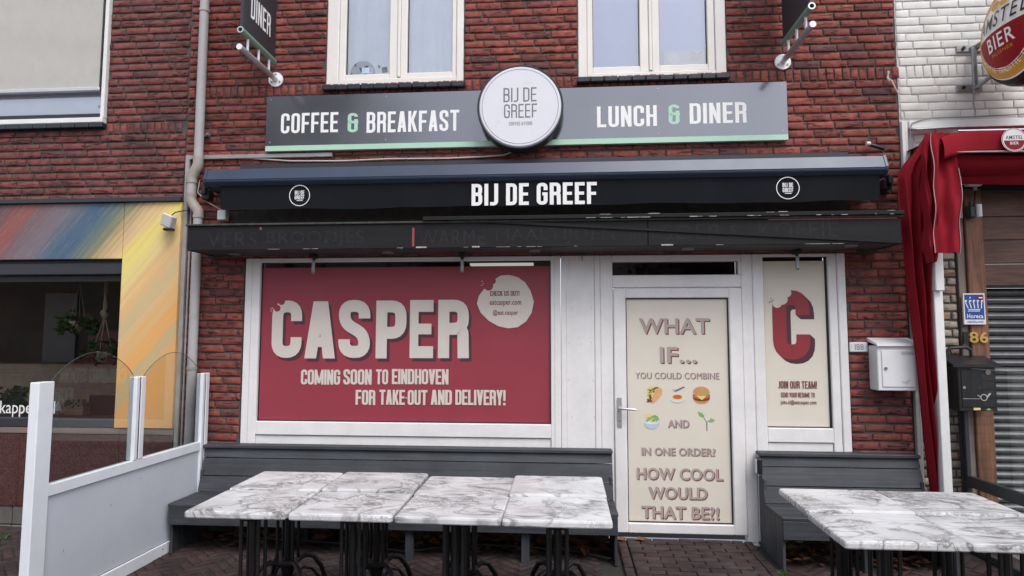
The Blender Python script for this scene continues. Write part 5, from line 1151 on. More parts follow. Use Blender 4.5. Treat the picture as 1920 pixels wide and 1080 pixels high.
q = pxr(1463.5, 750, 1530.5, 760, YF); p.font('jobs.nl@eatcasper.com', q[0], q[1], q[2], q[3], 3, off=.016, space=1.06); p.build('film_lettering', [M['redprint'], M['redshade'], M['creamfilm'], M['maroon']], nw)
# number plate and letterbox
q = pxr(1593, 641.5, 1627, 660, -.01); t = thing('number_plate', 'small white house number plate on the bricks beside the white letterbox', 'number plate', (q[0], 0, q[2]))
mb = MB(); mb.box(q[0], q[1], -.014, .0, q[2], q[3], .005); mb.build('plate', M['mbox'], t)
p = wall_print(-.0141); r_ = pxr(1601, 645.5, 1619, 656, -.014); p.cond('188', r_[0], r_[1], r_[2], r_[3], 0, w=.55, t=.13, gap=.18); p.build('numerals', M['greymark'], t)
mb = MB(); [mb.tube([(x, -.0142, (q[2] + q[3]) / 2), (x, -.016, (q[2] + q[3]) / 2)], .003, 6) for x in (q[0] + .013, q[1] - .013)]; mb.build('screw', M['galv'], t)
q = pxr(1646, 648, 1722, 733, -.15); t = thing('letterbox', 'white metal letterbox with a round lock hanging on the red bricks', 'letterbox', (q[0], 0, q[2]))
bx0, bx1, bz0, bz1 = q; 
mb = MB(); mb.box(bx0, bx1, -.148, -.002, bz0, bz1, .006); mb.build('body', M['mbox'], t)
mb = MB(); mb.prism([(0, bz1 + .062), (-.168, bz1 + .015), (-.17, bz1 - .004), (-.162, bz1 + .001), (0, bz1 + .035)], 'x', bx0 - .008, bx1 + .008); mb.build('lid', M['mbox'], t)
d0 = (bx0 + .03, bx1 - .022, bz0 + .03, bz1 - .035)
mb = MB(); mb.box(d0[0], d0[1], -.156, -.149, d0[2], d0[3], .004); do = mb.build('door', M['mbox'], t)
mb = MB(); mb.tube([(d0[0] + .026, -.157, (d0[2] + d0[3]) / 2 + .0), (d0[0] + .026, -.163, (d0[2] + d0[3]) / 2)], .012, 14); mb.build('lock', M['greymark'], do)
mb = MB(); mb.box(d0[1] - .105, d0[1] - .012, -.158, -.1565, d0[3] - .036, d0[3] - .012, .0006); mb.build('name_plate', M['alu'], do)
p = wall_print(-.1562); bxc, bzc = d0[1] - .075, d0[2] + .035
p.face([(bxc - .035, bzc + .012), (bxc - .012, bzc + .004), (bxc, bzc + .012), (bxc + .035, bzc + .03), (bxc + .012, bzc - .004), (bxc + .002, bzc - .018), (bxc - .008, bzc - .006), (bxc - .025, bzc - .004)], 0); p.build('bird_emblem', M['alu'], do)
# ================================================================== WHITE HOUSE ON THE OTHER SIDE
ww = thing('brick_wall', 'white painted brick house wall behind the round beer sign', 'wall', (XR, 0, 3))
WZ0 = W(1800, 224)[1]
mb = MB(); slab(mb, XR + .003, 6.6, WZ0 - .01, 4.85, [], .0085, .24); mb.box(XR + .003, 3.25, .009, .24, 2.62, WZ0 - .012); mb.build('mortar', M['mortarw'], ww)
st, so = courses(XR + .006, 5.6, WZ0, 4.86, [], ZB, ZT, (), seed=21); s2, _ = courses(XR + .09, 3.24, 2.75, WZ0 - .05, [], WZ0 - .05, WZ0 - .05, (), seed=22)
lay(ww, so, SOLW, M['brickw'], 'brick', .002, 40); lay(ww, st + s2, VARW, M['brickw'], 'brick', .002, 250)
a0, a1 = W(1704, 228, -.03), W(1700, 223)
mb = MB(); mb.box(a0[0], 6.6, -.035, .03, WZ0 - .075, WZ0 - .012, .004); mb.build('trim_board', M['whitepaint'], ww)
v0, v1, v2 = W(1708, 233, -.1), W(1760, 226, -.1), W(1750, 232, -.1)
mb = MB(); mb.add([(a0[0] + .002, -.036, WZ0 - .078), (a0[0] + .38, -.036, WZ0 - .078), (a0[0] + .34, -.13, WZ0 - .10), (a0[0] + .03, -.13, WZ0 - .115)], [(0, 1, 2, 3)]); mb.build('flashing', M['whitepaint'], ww)
mb = MB(); mb.box(3.26, 6.6, .06, .24, 2.85, WZ0 - .077); mb.build('dark_lintel', M['black'], ww)
xs0, xs1 = W(1691, 262, -.02)[0], W(1703, 262, -.02)[0]
mb = MB(); mb.box(xs0, xs0 + (xs1 - xs0) * .5, -.03, .01, 1.9, WZ0 - .013, .003); mb.box(xs0 + (xs1 - xs0) * .55, xs1, -.022, .01, 1.9, WZ0 - .013, .003); mb.build('white_strip', M['whitepaint'], ww)
mb = MB(); mb.box(xs0 + .004, xs0 + .03, -.028, .01, .02, 1.89, .003); mb.box(xs0 + .034, xs0 + .05, -.02, .01, .02, 1.89, .003); mb.build('grey_strip', M['trunk'], ww)
mb = MB(); pts = [(1703, 300), (1706, 280), (1706, 240), (1709, 232), (1725, 226), (1745, 222), (1830, 219), (1930, 214)]
mb.tube([(W(a, b, -.03)[0], -.04, W(a, b, -.03)[1]) for a, b in pts], .006, 6); o = mb.build('cable', M['trunk'], origin=(W(1706, 260)[0], -.03, W(1706, 260)[1])); tag(o, 'thin grey cable running along the white brick wall above the red awning', 'cable')
# sandy brick pier
pr = thing('brick_pier', 'narrow sandy brick pier between the red cloth and the wooden post', 'pier', (2.85, .02, 0))
qx0, qx1 = xs0 + .055, W(1802, 640)[0]
mb = MB(); mb.box(qx0, qx1 - .004, .03, .24, -.05, 2.61); mb.build('mortar', M['mortar'], pr)
st, so = courses(qx0, qx1, 0, 2.62, [], None, None, (), shift=.5, seed=31); lay(pr, st, VARW[:3] and [brick_mesh('brick', BL - BJ, BH, .06, 300 + i, jit=.006) for i in range(5)], M['brickb'], 'brick', .018, 120)
# wooden wall, post, jamb
pw = thing('plank_wall', 'wall of wide brown stained planks under the red awning', 'wall', (3.36, .08, 2.0))
gxa, gxb, gxc = W(1815, 850, .03)[0], W(1830, 850, .03)[0], W(1864, 850, .03)[0]
zl = [W(1880, v, .09)[1] for v in (537, 495, 451, 407, 362, 320, 280)]
for i in range(6):
    mb = MB(); mb.box(gxc - .03, 6.4, .07, .12, zl[i] + .003, zl[i + 1] - .003, .005); mb.build('plank', M['plank'], pw)
t = thing('wooden_post', 'reddish brown wooden post carrying the blue sign and gold house number', 'post', (gxb, .03, 0))
mb = MB(); mb.box(gxb, gxc, .005, .12, -.02, 2.86, .006); mb.build('post', M['wpost'], t)
mb = MB(); mb.box(gxa, gxb - .001, .03, .12, -.02, 2.84, .004); mb.build('jamb', M['greypost'], t)
# roller shutter
zs_top = W(1890, 540, .1)[1]; t = thing('roller_shutter', 'grey corrugated roller shutter closed under the brown planks', 'shutter', (gxc, .12, 0))
n = int(zs_top / .0635)
me0 = None
for i in range(n):
    z = zs_top - .034 - i * .0635
    if me0 is None:
        mb = MB(); prof = [(.02 - .030 * math.sin(math.pi * k / 8) + .1, -.029 + .056 * k / 8) for k in range(9)] + [(.135, .027), (.135, -.029)]
        mb.prism(prof, 'x', gxc + .0, 6.4); o = mb.build('slat', M['shutter'], t); o.location.z = z; me0 = o
    else:
        o = me0.copy(); COL.objects.link(o); o.parent = t; o.location.z = z
mb = MB(); mb.box(gxc + .001, 6.4, .14, .2, -.02, zs_top); mb.build('backing', M['black'], t)
mb = MB(); mb.box(gxc, 6.4, .02, .14, zs_top + .002, zl[0] - .001, .003); mb.build('head_box', M['black'], t)
# blue sign, numerals
q = pxr(1807, 550, 1848, 608.5, -.02); t = thing('sign_plate', 'blue and white trade association plate with a crown on the wooden post', 'sign', (q[0], 0, q[2]))
mb = MB(); mb.box(q[0], q[1], -.018, .004, q[2], q[3], .002); mb.build('plate', M['beerwhite'], t)
p = wall_print(-.0182); wq, hq = q[1] - q[0], q[3] - q[2]; F_ = lambda u, v: (q[0] + u * wq, q[2] + v * hq)
p.face([F_(.06, .16), F_(.94, .16), F_(.94, .96), F_(.06, .96)], 0)
for u0, u1, lean in ((.14, .19, -.08), (.29, .34, -.04), (.44, .49, 0), (.59, .64, .04), (.74, .79, .08)): p.face([F_(u0 + .05, .52), F_(u1 + .05 - .005, .52), F_(u1 + lean, .74), F_(u0 + lean, .74)], 1)
for c_ in (.1, .3, .47, .65, .84): p.ellipse(*F_(c_ + .02, .76), wq * .06, hq * .03, 1, 10)
p.face([F_(.2, .47), F_(.76, .47), F_(.76, .495), F_(.2, .495)], 1); p.face([F_(.18, .42), F_(.74, .42), F_(.74, .445), F_(.18, .445)], 1); p.ellipse(*F_(.32, .86), wq * .03, hq * .03, 1, 10)
p.font('Horeca', q[0] + .14 * wq, q[0] + .88 * wq, q[2] + .2 * hq, q[2] + .34 * hq, 1, off=.02, space=1.08); p.font('NEDERLAND', q[0] + .14 * wq, q[0] + .88 * wq, q[2] + .06 * hq, q[2] + .115 * hq, 0, off=.01)
p.ellipse(*F_(.8, .86), wq * .12, hq * .085, 2, 18); p.face([F_(.71, .84), F_(.89, .84), F_(.89, .88), F_(.71, .88)], 1); p.build('plate_print', [M['blue'], M['beerwhite'], M['beerred']], t)
t = thing('house_number', 'gold house number numerals on the wooden post above the black letterbox', 'house number', (W(1830, 632, -.01)[0], 0, W(1830, 632)[1]))
for s, a, b, mat in (('1', 1806, 1815, 'black'), ('8', 1817, 1834, 'goldpale'), ('6', 1836, 1852, 'goldpale')):
    q = pxr(a, 622, b, 643, -.005); vs, fs = font_text(s, .022); ax = min(v[0] for v in vs); bx = max(v[0] for v in vs); ay = min(v[1] for v in vs); by = max(v[1] for v in vs)
    P_ = lambda v, y_: (q[0] + (v[0] - ax) / (bx - ax) * (q[1] - q[0]), y_, q[2] + (v[1] - ay) / (by - ay) * (q[3] - q[2]))
    mb = MB(); mb.fix = False; mb.add([P_(v, -.012) for v in vs], fs)
    ed = {}
    for f in fs:
        for i in range(len(f)): k = (f[i], f[(i + 1) % len(f)]); ed[k] = 1
    for (i, j) in list(ed):
        if (j, i) not in ed: mb.add([P_(vs[i], -.012), P_(vs[j], -.012), P_(vs[j], .004), P_(vs[i], .004)], [(0, 3, 2, 1)])
    mb.build('numeral', M[mat], t)
# black letterbox
q = pxr(1798, 686, 1869, 771, -.17); t = thing('letterbox', 'black metal letterbox with a horn emblem hung on the wooden post', 'letterbox', (q[0], 0, q[2]))
mb = MB(); mb.box(q[0], q[1], -.168, -.002, q[2], q[3], .005); mb.build('body', M['dbox'], t)
mb = MB(); mb.prism([(0, q[3] + .075), (-.19, q[3] + .012), (-.19, q[3] - .01), (-.18, q[3] + .002), (0, q[3] + .05)], 'x', q[0] - .045, q[1] + .022); mb.build('lid', M['dbox'], t)
mb = MB(); mb.box(q[0] + .02, q[1] - .02, -.174, -.169, q[2] + .03, q[3] - .03, .003); do = mb.build('door', M['dbox'], t)
mb = MB(); mb.tube([(q[0] + .035, -.1745, q[2] + .18), (q[0] + .035, -.18, q[2] + .18)], .011, 12); mb.build('lock', M['galv'], do)
mb = MB(); mb.tube([(q[1] - .065, -.17, q[3] - .045), (q[1] - .065, -.185, q[3] - .048)], .02, 12); mb.build('lid_knob', M['chrome'], t)
p = wall_print(-.1745); hx, hz = q[1] - .1, q[2] + .105; p.ring(hx, hz, .02, .026, 0, 24); p.face([(hx + .02, hz + .004), (hx + .026, hz - .002), (hx + .055, hz + .03), (hx + .04, hz + .034)], 0); p.face([(hx - .045, hz + .022), (hx - .048, hz + .018), (hx - .022, hz - .004), (hx - .02, hz + .002)], 0)
p.face([(q[0] + .022, hz - .012), (hx - .03, hz - .012), (hx - .03, hz - .009), (q[0] + .022, hz - .009)], 0); p.build('horn_emblem', M['alu'], do)
p = wall_print(-.1692); p.face([(q[0] + .1, q[2] + .008), (q[0] + .15, q[2] + .008), (q[0] + .15, q[2] + .026), (q[0] + .1, q[2] + .026)], 0); p.face([(q[0] + .19, q[2] + .008), (q[0] + .23, q[2] + .008), (q[0] + .21, q[2] + .026)], 1); p.build('sticker', [M['yellow'], M['lgreen']], t)
mb = MB(); za = q[3] + .06; mb.tube([(q[0] - .005, -.03, za), (q[0] + .01, -.03, za + .05), (q[0] + .03, -.03, za + .075), (q[0] + .15, -.03, za + .08), (q[0] + .19, -.03, za + .06), (q[0] + .19, -.03, za)], .014, 8); mb.build('hanger', M['dbox'], t)
# junction box and wall lamp
x, z = W(1825, 339, -.02); t = thing('junction_box', 'grey junction box with cable glands on the planks below the red awning', 'junction box', (x, -.02, z))
mb = MB(); mb.box(x - .058, x + .055, -.05, .01, z - .045, z + .042, .008); mb.build('housing', M['boxw'], t)
mb = MB(); [mb.tube([(x + sx_ * .055, -.02, z + dz), (x + sx_ * .1, -.02, z + dz)], .014, 8) for sx_, dz in ((-1, .015), (-1, -.02), (1, .005))]; mb.tube([(x + .01, -.02, z - .045), (x + .01, -.02, z - .08)], .014, 8); mb.build('gland', M['alu'], t)
mb = MB(); mb.tube([(x + .1, -.02, z + .005), (x + .25, -.01, z + .012), (x + .7, -.0, z + .05)], .007, 6); mb.tube([(x + .01, -.02, z - .08), (x - .0, -.03, z - .15), (x - .015, -.03, z - .22)], .007, 6); mb.tube([(x - .1, -.02, z - .02), (x - .16, -.01, z - .03)], .007, 6); mb.build('cable', M['bcable'], t)
x, z = W(1826, 396, -.04); t = thing('wall_lamp', 'small black wall lamp with a pale glass cylinder on the planks', 'lamp', (x, -.04, z))
mb = MB(); mb.box(x - .045, x + .008, -.06, .01, z - .055, z + .045, .01); mb.tube([(x - .02, -.04, z + .04), (x - .02, -.04, z + .075)], .014, 8); mb.build('base', M['black'], t)
mb = MB(); mb.tube([(x + .026, -.06, z - .05), (x + .026, -.06, z + .05)], .022, 14); mb.build('glass', M['mbox'], t)
# round beer sign
XS, YS, ZS, RS = 3.34, -.565, 3.925, .405
t = thing('beer_sign', 'round beer sign in gold, white and red on a steel wall bracket', 'sign', (XS + .1, YS, ZS))
def discx(mb, prof, n=56, mi=0):
    for i in range(len(prof) - 1):
        for k in range(n):
            a, b = 6.28318531 * k / n, 6.28318531 * (k + 1) / n; (r0, x0_), (r1, x1_) = prof[i], prof[i + 1]
            mb.add([(x0_, YS + r0 * math.cos(a), ZS + r0 * math.sin(a)), (x0_, YS + r0 * math.cos(b), ZS + r0 * math.sin(b)), (x1_, YS + r1 * math.cos(b), ZS + r1 * math.sin(b)), (x1_, YS + r1 * math.cos(a), ZS + r1 * math.sin(a))], [(0, 1, 2, 3)], mi, True)
    return mb
mb = discx(MB(), [(RS * .90, XS - .01), (RS * .97, XS + .015), (RS * 1.02, XS + .07), (RS * 1.03, XS + .24), (RS * .98, XS + .36), (RS * .9, XS + .40), (0, XS + .40)]); mb.build('drum', M['dbox'], t)
mb = discx(MB(), [(RS * .90, XS - .009), (RS * .8, XS - .030), (RS * .65, XS - .058), (RS * .45, XS - .085), (RS * .2, XS - .105), (0, XS - .11)]); mb.build('face', M['whiteglow'], t)
class XPrint(Print):
    def pt(s, x, y):
        r = math.hypot(x, y) / RS; dx = .105 * (1 - min(1, r / .9) ** 2) + .014
        return Vector((XS - dx - s.k - .001, YS - x, ZS + y))
p = XPrint((0, 0, 0), (0, -1, 0), (0, 0, 1), (-1, 0, 0)); n = 64
def ringx(r0, r1, mi):
    for i in range(n):
        a, b = 2 * math.pi * i / n, 2 * math.pi * (i + 1) / n; p.face([(r0 * math.cos(a), r0 * math.sin(a)), (r1 * math.cos(a), r1 * math.sin(a)), (r1 * math.cos(b), r1 * math.sin(b)), (r0 * math.cos(b), r0 * math.sin(b))], mi, False)
    p.k += .0004
ringx(RS * .73, RS * .88, 0); ringx(RS * .70, RS * .72, 2)
def band(r, y0, y1, mi, m_=10):
    for j in range(m_):
        ya, yb = y0 + (y1 - y0) * j / m_, y0 + (y1 - y0) * (j + 1) / m_; xa, xb_ = math.sqrt(max(0, r * r - ya * ya)), math.sqrt(max(0, r * r - yb * yb))
        for i in range(8):
            u0, u1 = -1 + i / 4, -1 + (i + 1) / 4; p.face([(xa * u0, ya), (xa * u1, ya), (xb_ * u1, yb), (xb_ * u0, yb)], mi, False)
    p.k += .0004
band(RS * .69, -RS * .688, -.0, 2)
def xfont(s, x0, x1, y0, y1, mi, **kw):
    vs, fs = font_text(s, **kw); ax, bx = min(v[0] for v in vs), max(v[0] for v in vs); ay, by = min(v[1] for v in vs), max(v[1] for v in vs)
    # flip x: the face looks towards -X, where +(-Y) runs to the viewer's right
    p.mb.add([p.pt(x0 + (v[0] - ax) / (bx - ax) * (x1 - x0), y0 + (v[1] - ay) / (by - ay) * (y1 - y0)) for v in vs], fs, mi); p.k += .0005
p.k += .002
xfont('AMSTEL', -.262, .25, .03, .145, 3, off=.008, shear=.15, space=1.2); xfont('BIER', -.14, .14, -.135, -.03, 1, off=.012, space=1.15); xfont('PILSENER', -.11, .11, -.178, -.153, 0, space=1.2)
p.ellipse(-.05, .2, .05, .035, 0, 16); p.ellipse(.05, .2, .05, .035, 0, 16)
# lettering round the gold ring
for k, ch in enumerate('TRADITIE TRADITIE TRADITIE'):
    if ch == ' ': continue
    a = R(200 + k * 5.6); vs, fs = font_text(ch, .0); bx = max(v[0] for v in vs); cxx, cyy = RS * .775 * math.cos(a), RS * .775 * math.sin(a); rot = a + math.pi / 2
    p.mb.add([p.pt(cxx + ((v[0] - bx / 2) * .05) * math.cos(rot) - (v[1] * .05) * math.sin(rot), cyy + ((v[0] - bx / 2) * .05) * math.sin(rot) + (v[1] * .05) * math.cos(rot)) for v in vs], fs, 1)
p.build('face_print', [M['goldglow'], M['whiteglow'], M['redglow'], M['letblack']], t)
bxm = W(1820, 92, -.01)[0]
for py in (91, 165):
    zq = W(1820, py, -.01)[1]; x0, x1 = W(1793, py, -.01)[0], W(1842, py, -.01)[0]
    mb = MB(); mb.box(x0, x1, -.016, .002, zq - .03, zq + .03, .004); br_ = mb.build('wall_plate', M['galv'], t)
    mb = MB(); [mb.tube([(xx, -.0165, zq), (xx, -.03, zq)], .014, 8) for xx in (x0 + .05, x1 - .045)]; mb.build('bolt', M['black'], br_)
    mb = MB(); mb.tube([(bxm, -.016, zq), (bxm + .02, -.05, zq + .0), (XS + .12, YS + RS * (.95 if py < 120 else .8), zq + (.05 if py < 120 else .07))], .017, 8); mb.build('arm', M['galv'], t)
mb = MB(); mb.box(bxm - .018, bxm + .018, -.055, -.03, W(1820, 165, -.01)[1], W(1820, 92, -.01)[1], .004); mb.build('upright', M['galv'], t)
pts = [(1826, 165), (1825, 195), (1828, 205), (1829, 220)]; mb = MB(); mb.tube([(W(a, b, -.02)[0], -.02, W(a, b, -.02)[1]) for a, b in pts], .006, 6); mb.build('cable', M['trunk'], t)

# ================================================================== RED AWNING
ra = thing('awning', 'folded red cloth awning with beer badge and a drape hanging down its side', 'awning', (3.1, -.3, 2.7))
YR = -.52
xL = W(1752, 258, YR)[0]; zt0 = W(1850, 243, YR)[1]; zb_ = W(1850, 285, YR)[1]; zf = W(1850, 325, YR)[1]
def lerp_poly(P_, v):
    for i in range(len(P_) - 1):
        if P_[i][1] <= v <= P_[i + 1][1]: s = (v - P_[i][1]) / (P_[i + 1][1] - P_[i][1]); return P_[i][0] + (P_[i + 1][0] - P_[i][0]) * s
    return P_[-1][0] if v > P_[-1][1] else P_[0][0]
mb = MB(); prof = [(.02, zt0 + .04), (-.42, zt0 + .02), (-.5, zt0), (YR, zt0 - .03), (YR - .01, (zt0 + zb_) / 2), (YR + .0, zb_), (YR + .03, zb_ + .01), (-.4, zb_ + .02), (.02, zb_ + .05)]
def cas(u, v):
    x = xL + .06 + (6.4 - xL) * u; k = v * (len(prof) - 1); i = min(int(k), len(prof) - 2); s = k - i; a, b = prof[i], prof[i + 1]; yy, zz = a[0] + (b[0] - a[0]) * s, a[1] + (b[1] - a[1]) * s
    e = max(0, 1 - u * 14); return (x, yy + .006 * math.sin(x * 7 + zz * 20), zz - .05 * e * e + .004 * math.sin(x * 5))
mb.grid(cas, 70, 24); mb.build('front_cloth', M['redcloth'], ra)
mb = MB(); mb.tube([(xL + .07 + i * .12, YR - .006 + .006 * math.sin((xL + .07 + i * .12) * 7), zb_ + .004 * math.sin((xL + i * .12) * 5)) for i in range(28)], .006, 6); mb.build('piping', M['piping'], ra)
def folds(u, v):
    x = xL + .15 + (6.3 - xL) * u; a = v * 3.2 * math.pi; return (x, YR + .03 + .42 * v * .7 + .03 * math.cos(a) + .01 * math.sin(x * 4 + v * 6), zb_ - .01 - (zb_ - zf) * v + .014 * math.sin(a) + .008 * math.sin(x * 3 + v * 5))
mb = MB(); mb.grid(folds, 50, 40); mb.build('gathered_cloth', M['redcloth'], ra)
def drape(Lp, Rp, y0, y1, Yb, amp, nf, ph, nu=60, nv=60, yslope=0.0):
    def f(u, v):
        py = y0 + (y1 - y0) * v; a, b = lerp_poly(Lp, py), lerp_poly(Rp, py); px = a + (b - a) * u
        w_ = math.sin(u * nf * math.pi * 2 + ph + 1.1 * math.sin(v * 3 + ph) + v * 1.2) + .45 * math.sin(u * nf * 4.1 * math.pi + ph * 2 - v * 2); k = min(1, .25 + 2.5 * v)
        Y_ = Yb + amp * w_ * k + yslope * v + .012 * math.sin(v * 17 + u * 8); x, z = W(px, py, Yb + yslope * v); return (x, Y_, z)
    return f
mb = MB(); mb.grid(drape([(1738, 252), (1716, 285), (1697, 308), (1687, 332), (1690, 400), (1699, 480), (1708, 560), (1722, 700), (1735, 800), (1748, 935)], [(1772, 252), (1768, 300), (1760, 420), (1752, 520), (1752, 640), (1758, 740), (1763, 935)], 252, 935, -.30, .042, 3.3, .4, 90, 110, .12), 90, 110); mb.build('side_drape', M['redcloth'], ra)
mb = MB(); mb.grid(drape([(1734, 250), (1727, 290), (1731, 360), (1738, 430), (1736, 462), (1741, 480), (1743, 492)], [(1762, 250), (1754, 330), (1755, 470), (1754, 482), (1752, 492)], 250, 492, -.42, .045, 1.8, 2.0, 50, 60), 50, 60); mb.build('inner_fold', M['redcloth'], ra)
sp = drape([(1744, 250), (1748, 330), (1751, 400), (1753, 478)], [(1780, 248), (1790, 300), (1799, 336), (1801, 400), (1803, 472)], 249, 474, -.48, .020, 1.1, 4.5, 40, 40)
mb = MB(); mb.grid(sp, 40, 40); mb.build('side_curtain', M['redcloth'], ra)
mb = MB(); mb.tube([Vector(sp(1, j / 30)) + Vector((0, -.003, 0)) for j in range(9, 31)], .003, 5); mb.tube([Vector(sp(0.02, j / 30)) + Vector((0, -.004, 0)) for j in range(0, 31)], .003, 5); mb.build('curtain_piping', M['piping'], ra)
x, z = W(1902, 262, YR - .03); p = wall_print(YR - .028); rr = .088; p.ellipse(x, z, rr, rr, 1, 36); p.ring(x, z, rr - .008, rr - .003, 3, 40)
p.ellipse(x, z - .004, rr - .016, rr - .016, 2, 24, 180, 360); p.k += .0003; p.font('AMSTEL', x - .06, x + .062, z + .004, z + .032, 0, off=.015, space=1.1); p.font('BIER', x - .03, x + .03, z - .035, z - .014, 1, off=.015, space=1.1); p.build('badge', [M['letblack'], M['beerwhite'], M['beerred'], M['redprint']], ra)
# white post
YW = -.3; t = thing('white_post', 'white square post standing under the hem of the red side curtain', 'post', (W(1775, 800, YW)[0], YW, 0))
xa_, xb_ = W(1763, 780, YW)[0], W(1783, 780, YW)[0]
mb = MB(); mb.box(xa_, xa_ + (xb_ - xa_) * .62, YW, YW + .09, gz(YW) - .01, W(1762, 540, YW)[1], .004); mb.box(xa_ + (xb_ - xa_) * .66, xb_, YW + .02, YW + .09, gz(YW) - .01, W(1762, 540, YW)[1], .004); mb.build('shaft', M['postw'], t)
q = pxr(1753.5, 474, 1770, 545, YW - .04); mb = MB(); mb.box(q[0], q[1], YW - .04, YW + .08, q[2], q[3] + .05, .005); mb.build('head_sleeve', M['postw'], t)

# ================================================================== BENCHES
def bench(x0, x1, label, legs, endstep):
    t = thing('bench', label, 'bench', (x0, -.3, gz(-.3)), 'dark benches along the cafe front')
    zc_, zp0, zp1, zp2, zsb_ = .742, .715, .625, .475, .385
    mb = MB(); mb.box(x0 - .01, x1 + .004, -.135, -.02, zc_ - .028, zc_, .005); mb.build('top_board', M['bench'], t)
    sl = lambda z: -.105 - (.715 - z) * .30
    for za, zb2 in ((.712, .640), (.632, .500), (.492, .375)):
        mb = MB(); e = .004
        v = []
        for z in (za, zb2):
            v += [(x0, sl(z), z), (x1, sl(z), z), (x1, sl(z) + .022, z), (x0, sl(z) + .022, z)]
        mb.add(v, [(0, 1, 5, 4), (1, 2, 6, 5), (2, 3, 7, 6), (3, 0, 4, 7), (0, 3, 2, 1), (4, 5, 6, 7)]); mb.build('back_board', M['bench'], t)
    for k in range(3):
        ya = -.205 - k * .135; mb = MB(); mb.box(x0 - .004, x1 + .004, ya - .131, ya, .348, .372 + rnd.uniform(-.001, .001), .004); mb.build('seat_board', M['bench'], t)
    mb = MB(); mb.box(x0 + .0, x1, -.604, -.582, .215, .347, .004); mb.build('apron', M['bench'], t)
    for xe, sg in ((x0 + .002, 1), (x1 - .002, -1)):
        for k in range(4):
            ya = -.05 - k * .131; mb = MB(); mb.box(xe, xe + .022 * sg, ya - .129, ya, gz(ya) - .0, .346 - (0 if k else -.2), .003); mb.build('end_board', M['benchv'], t)
    for xl in legs:
        mb = MB(); mb.box(xl - .03, xl + .03, -.56, -.5, gz(-.53), .346, .004); mb.box(xl - .03, xl + .03, -.2, -.14, gz(-.17), .346, .004); mb.box(xl - .02, xl + .02, -.499, -.201, .25, .346, .003); mb.build('leg', M['benchv'], t)
    return t
bench(-3.015, .395, 'long dark grey plank bench under the red window', [-2.1, -1.15, -.28], 0)
b2 = bench(1.555, 2.755, 'short dark grey plank bench under the narrow poster window', [2.15], 0)
mb = MB(); x, z = W(1421, 873, -.12); mb.box(x - .012, x + .022, -.17, -.1, z - .06, z + .06, .008); mb.build('socket', M['black'], b2)
mb = MB(); mb.box(x - .022, x - .013, -.15, -.11, z - .055, z + .05, .003); mb.build('clip', M['boxw'], b2)
# dark plinth under the window, cable and dry leaves below the long bench
mb = MB(); mb.box(-2.78, .37, -.03, -.006, -.02, .26, .004); mb.build('plinth', M['grtile'], sw)
mb = MB(); x_, z_ = -2.3, .17; mb.box(-2.36, -2.28, -.1, -.031, .12, .3, .004); mb.build('vent_box', M['cream'], sw)
pts = [(-2.55, -.28), (-2.2, -.42), (-1.7, -.36), (-1.2, -.44), (-.7, -.36), (-.3, -.42), (.1, -.36), (.35, -.5)]
mb = MB(); mb.tube([(a, b, gz(b) + .05 + .03 * math.sin(i * 1.7)) for i, (a, b) in enumerate(pts)], .008, 6); tag(mb.build('cable', M['bcable'], origin=(-2.55, -.28, 0)), 'black cable lying along the paving under the long bench', 'cable')
def leaves(n, x0, x1, y0, y1, seed, name, label):
    r = random.Random(seed); mb = MB(); mb.fix = False
    for i in range(n):
        x, y_ = r.uniform(x0, x1), y1 - (y1 - y0) * r.random() ** 1.8; s = r.uniform(.03, .075); a = r.uniform(0, 6.28); z = gz(y_) + .012 + r.uniform(0, .05)
        c, sn = math.cos(a), math.sin(a); P_ = lambda u, v, w_: (x + (u * c - v * sn) * s, y_ + (u * sn + v * c) * s, z + w_ * s)
        k = r.uniform(.1, .6); mb.add([P_(-1, 0, k * .4), P_(-.3, .5, k), P_(-.2, 0, 0), P_(-.3, -.5, k * .7), P_(.5, .35, k * .8), P_(.5, -.35, k), P_(1, 0, k * .5)], [(0, 2, 1), (0, 3, 2), (1, 2, 4), (2, 3, 5), (2, 6, 4), (2, 5, 6)])
    o = mb.build(name, M['leaf'], kind='stuff'); o['label'] = label; return o
leaves(260, -2.9, .36, -.42, -.05, 3, 'fallen_leaves', 'dry brown leaves blown under the long bench')
leaves(110, 1.62, 2.7, -.5, -.05, 8, 'fallen_leaves', 'dry brown leaves blown under the short bench')
def one_leaf(px, py, Y, label):
    r = random.Random(px); x, z = W(px, py, Y); z = gz(Y) + .03; mb = MB(); s = .055
    mb.add([(x - s, Y, z + .012), (x - s * .3, Y + s * .4, z + .03), (x, Y, z), (x - s * .3, Y - s * .4, z + .02), (x + s * .5, Y + s * .35, z + .025), (x + s * .5, Y - s * .3, z + .01), (x + s, Y, z + .022)], [(0, 2, 1), (0, 3, 2), (1, 2, 4), (2, 3, 5), (2, 6, 4), (2, 5, 6)])
    tag(mb.build('dry_leaf', M['leaf'], origin=(x, Y, z)), label, 'leaf')
one_leaf(1202, 1012, -.09, 'single curled orange-brown leaf lying against the door threshold'); one_leaf(1164, 1010, -.1, 'small brown leaf at the bench end of the door threshold')
# weeds in the joints
foliage(-4.62, -.35, gz(-.35) + .012, .07, .012, 60, .03, 77).build('weeds', M['green'], kind='stuff')
foliage(1.53, -.6, gz(-.6) + .006, .03, .008, 60, .018, 78).build('weeds', M['green'], kind='stuff')

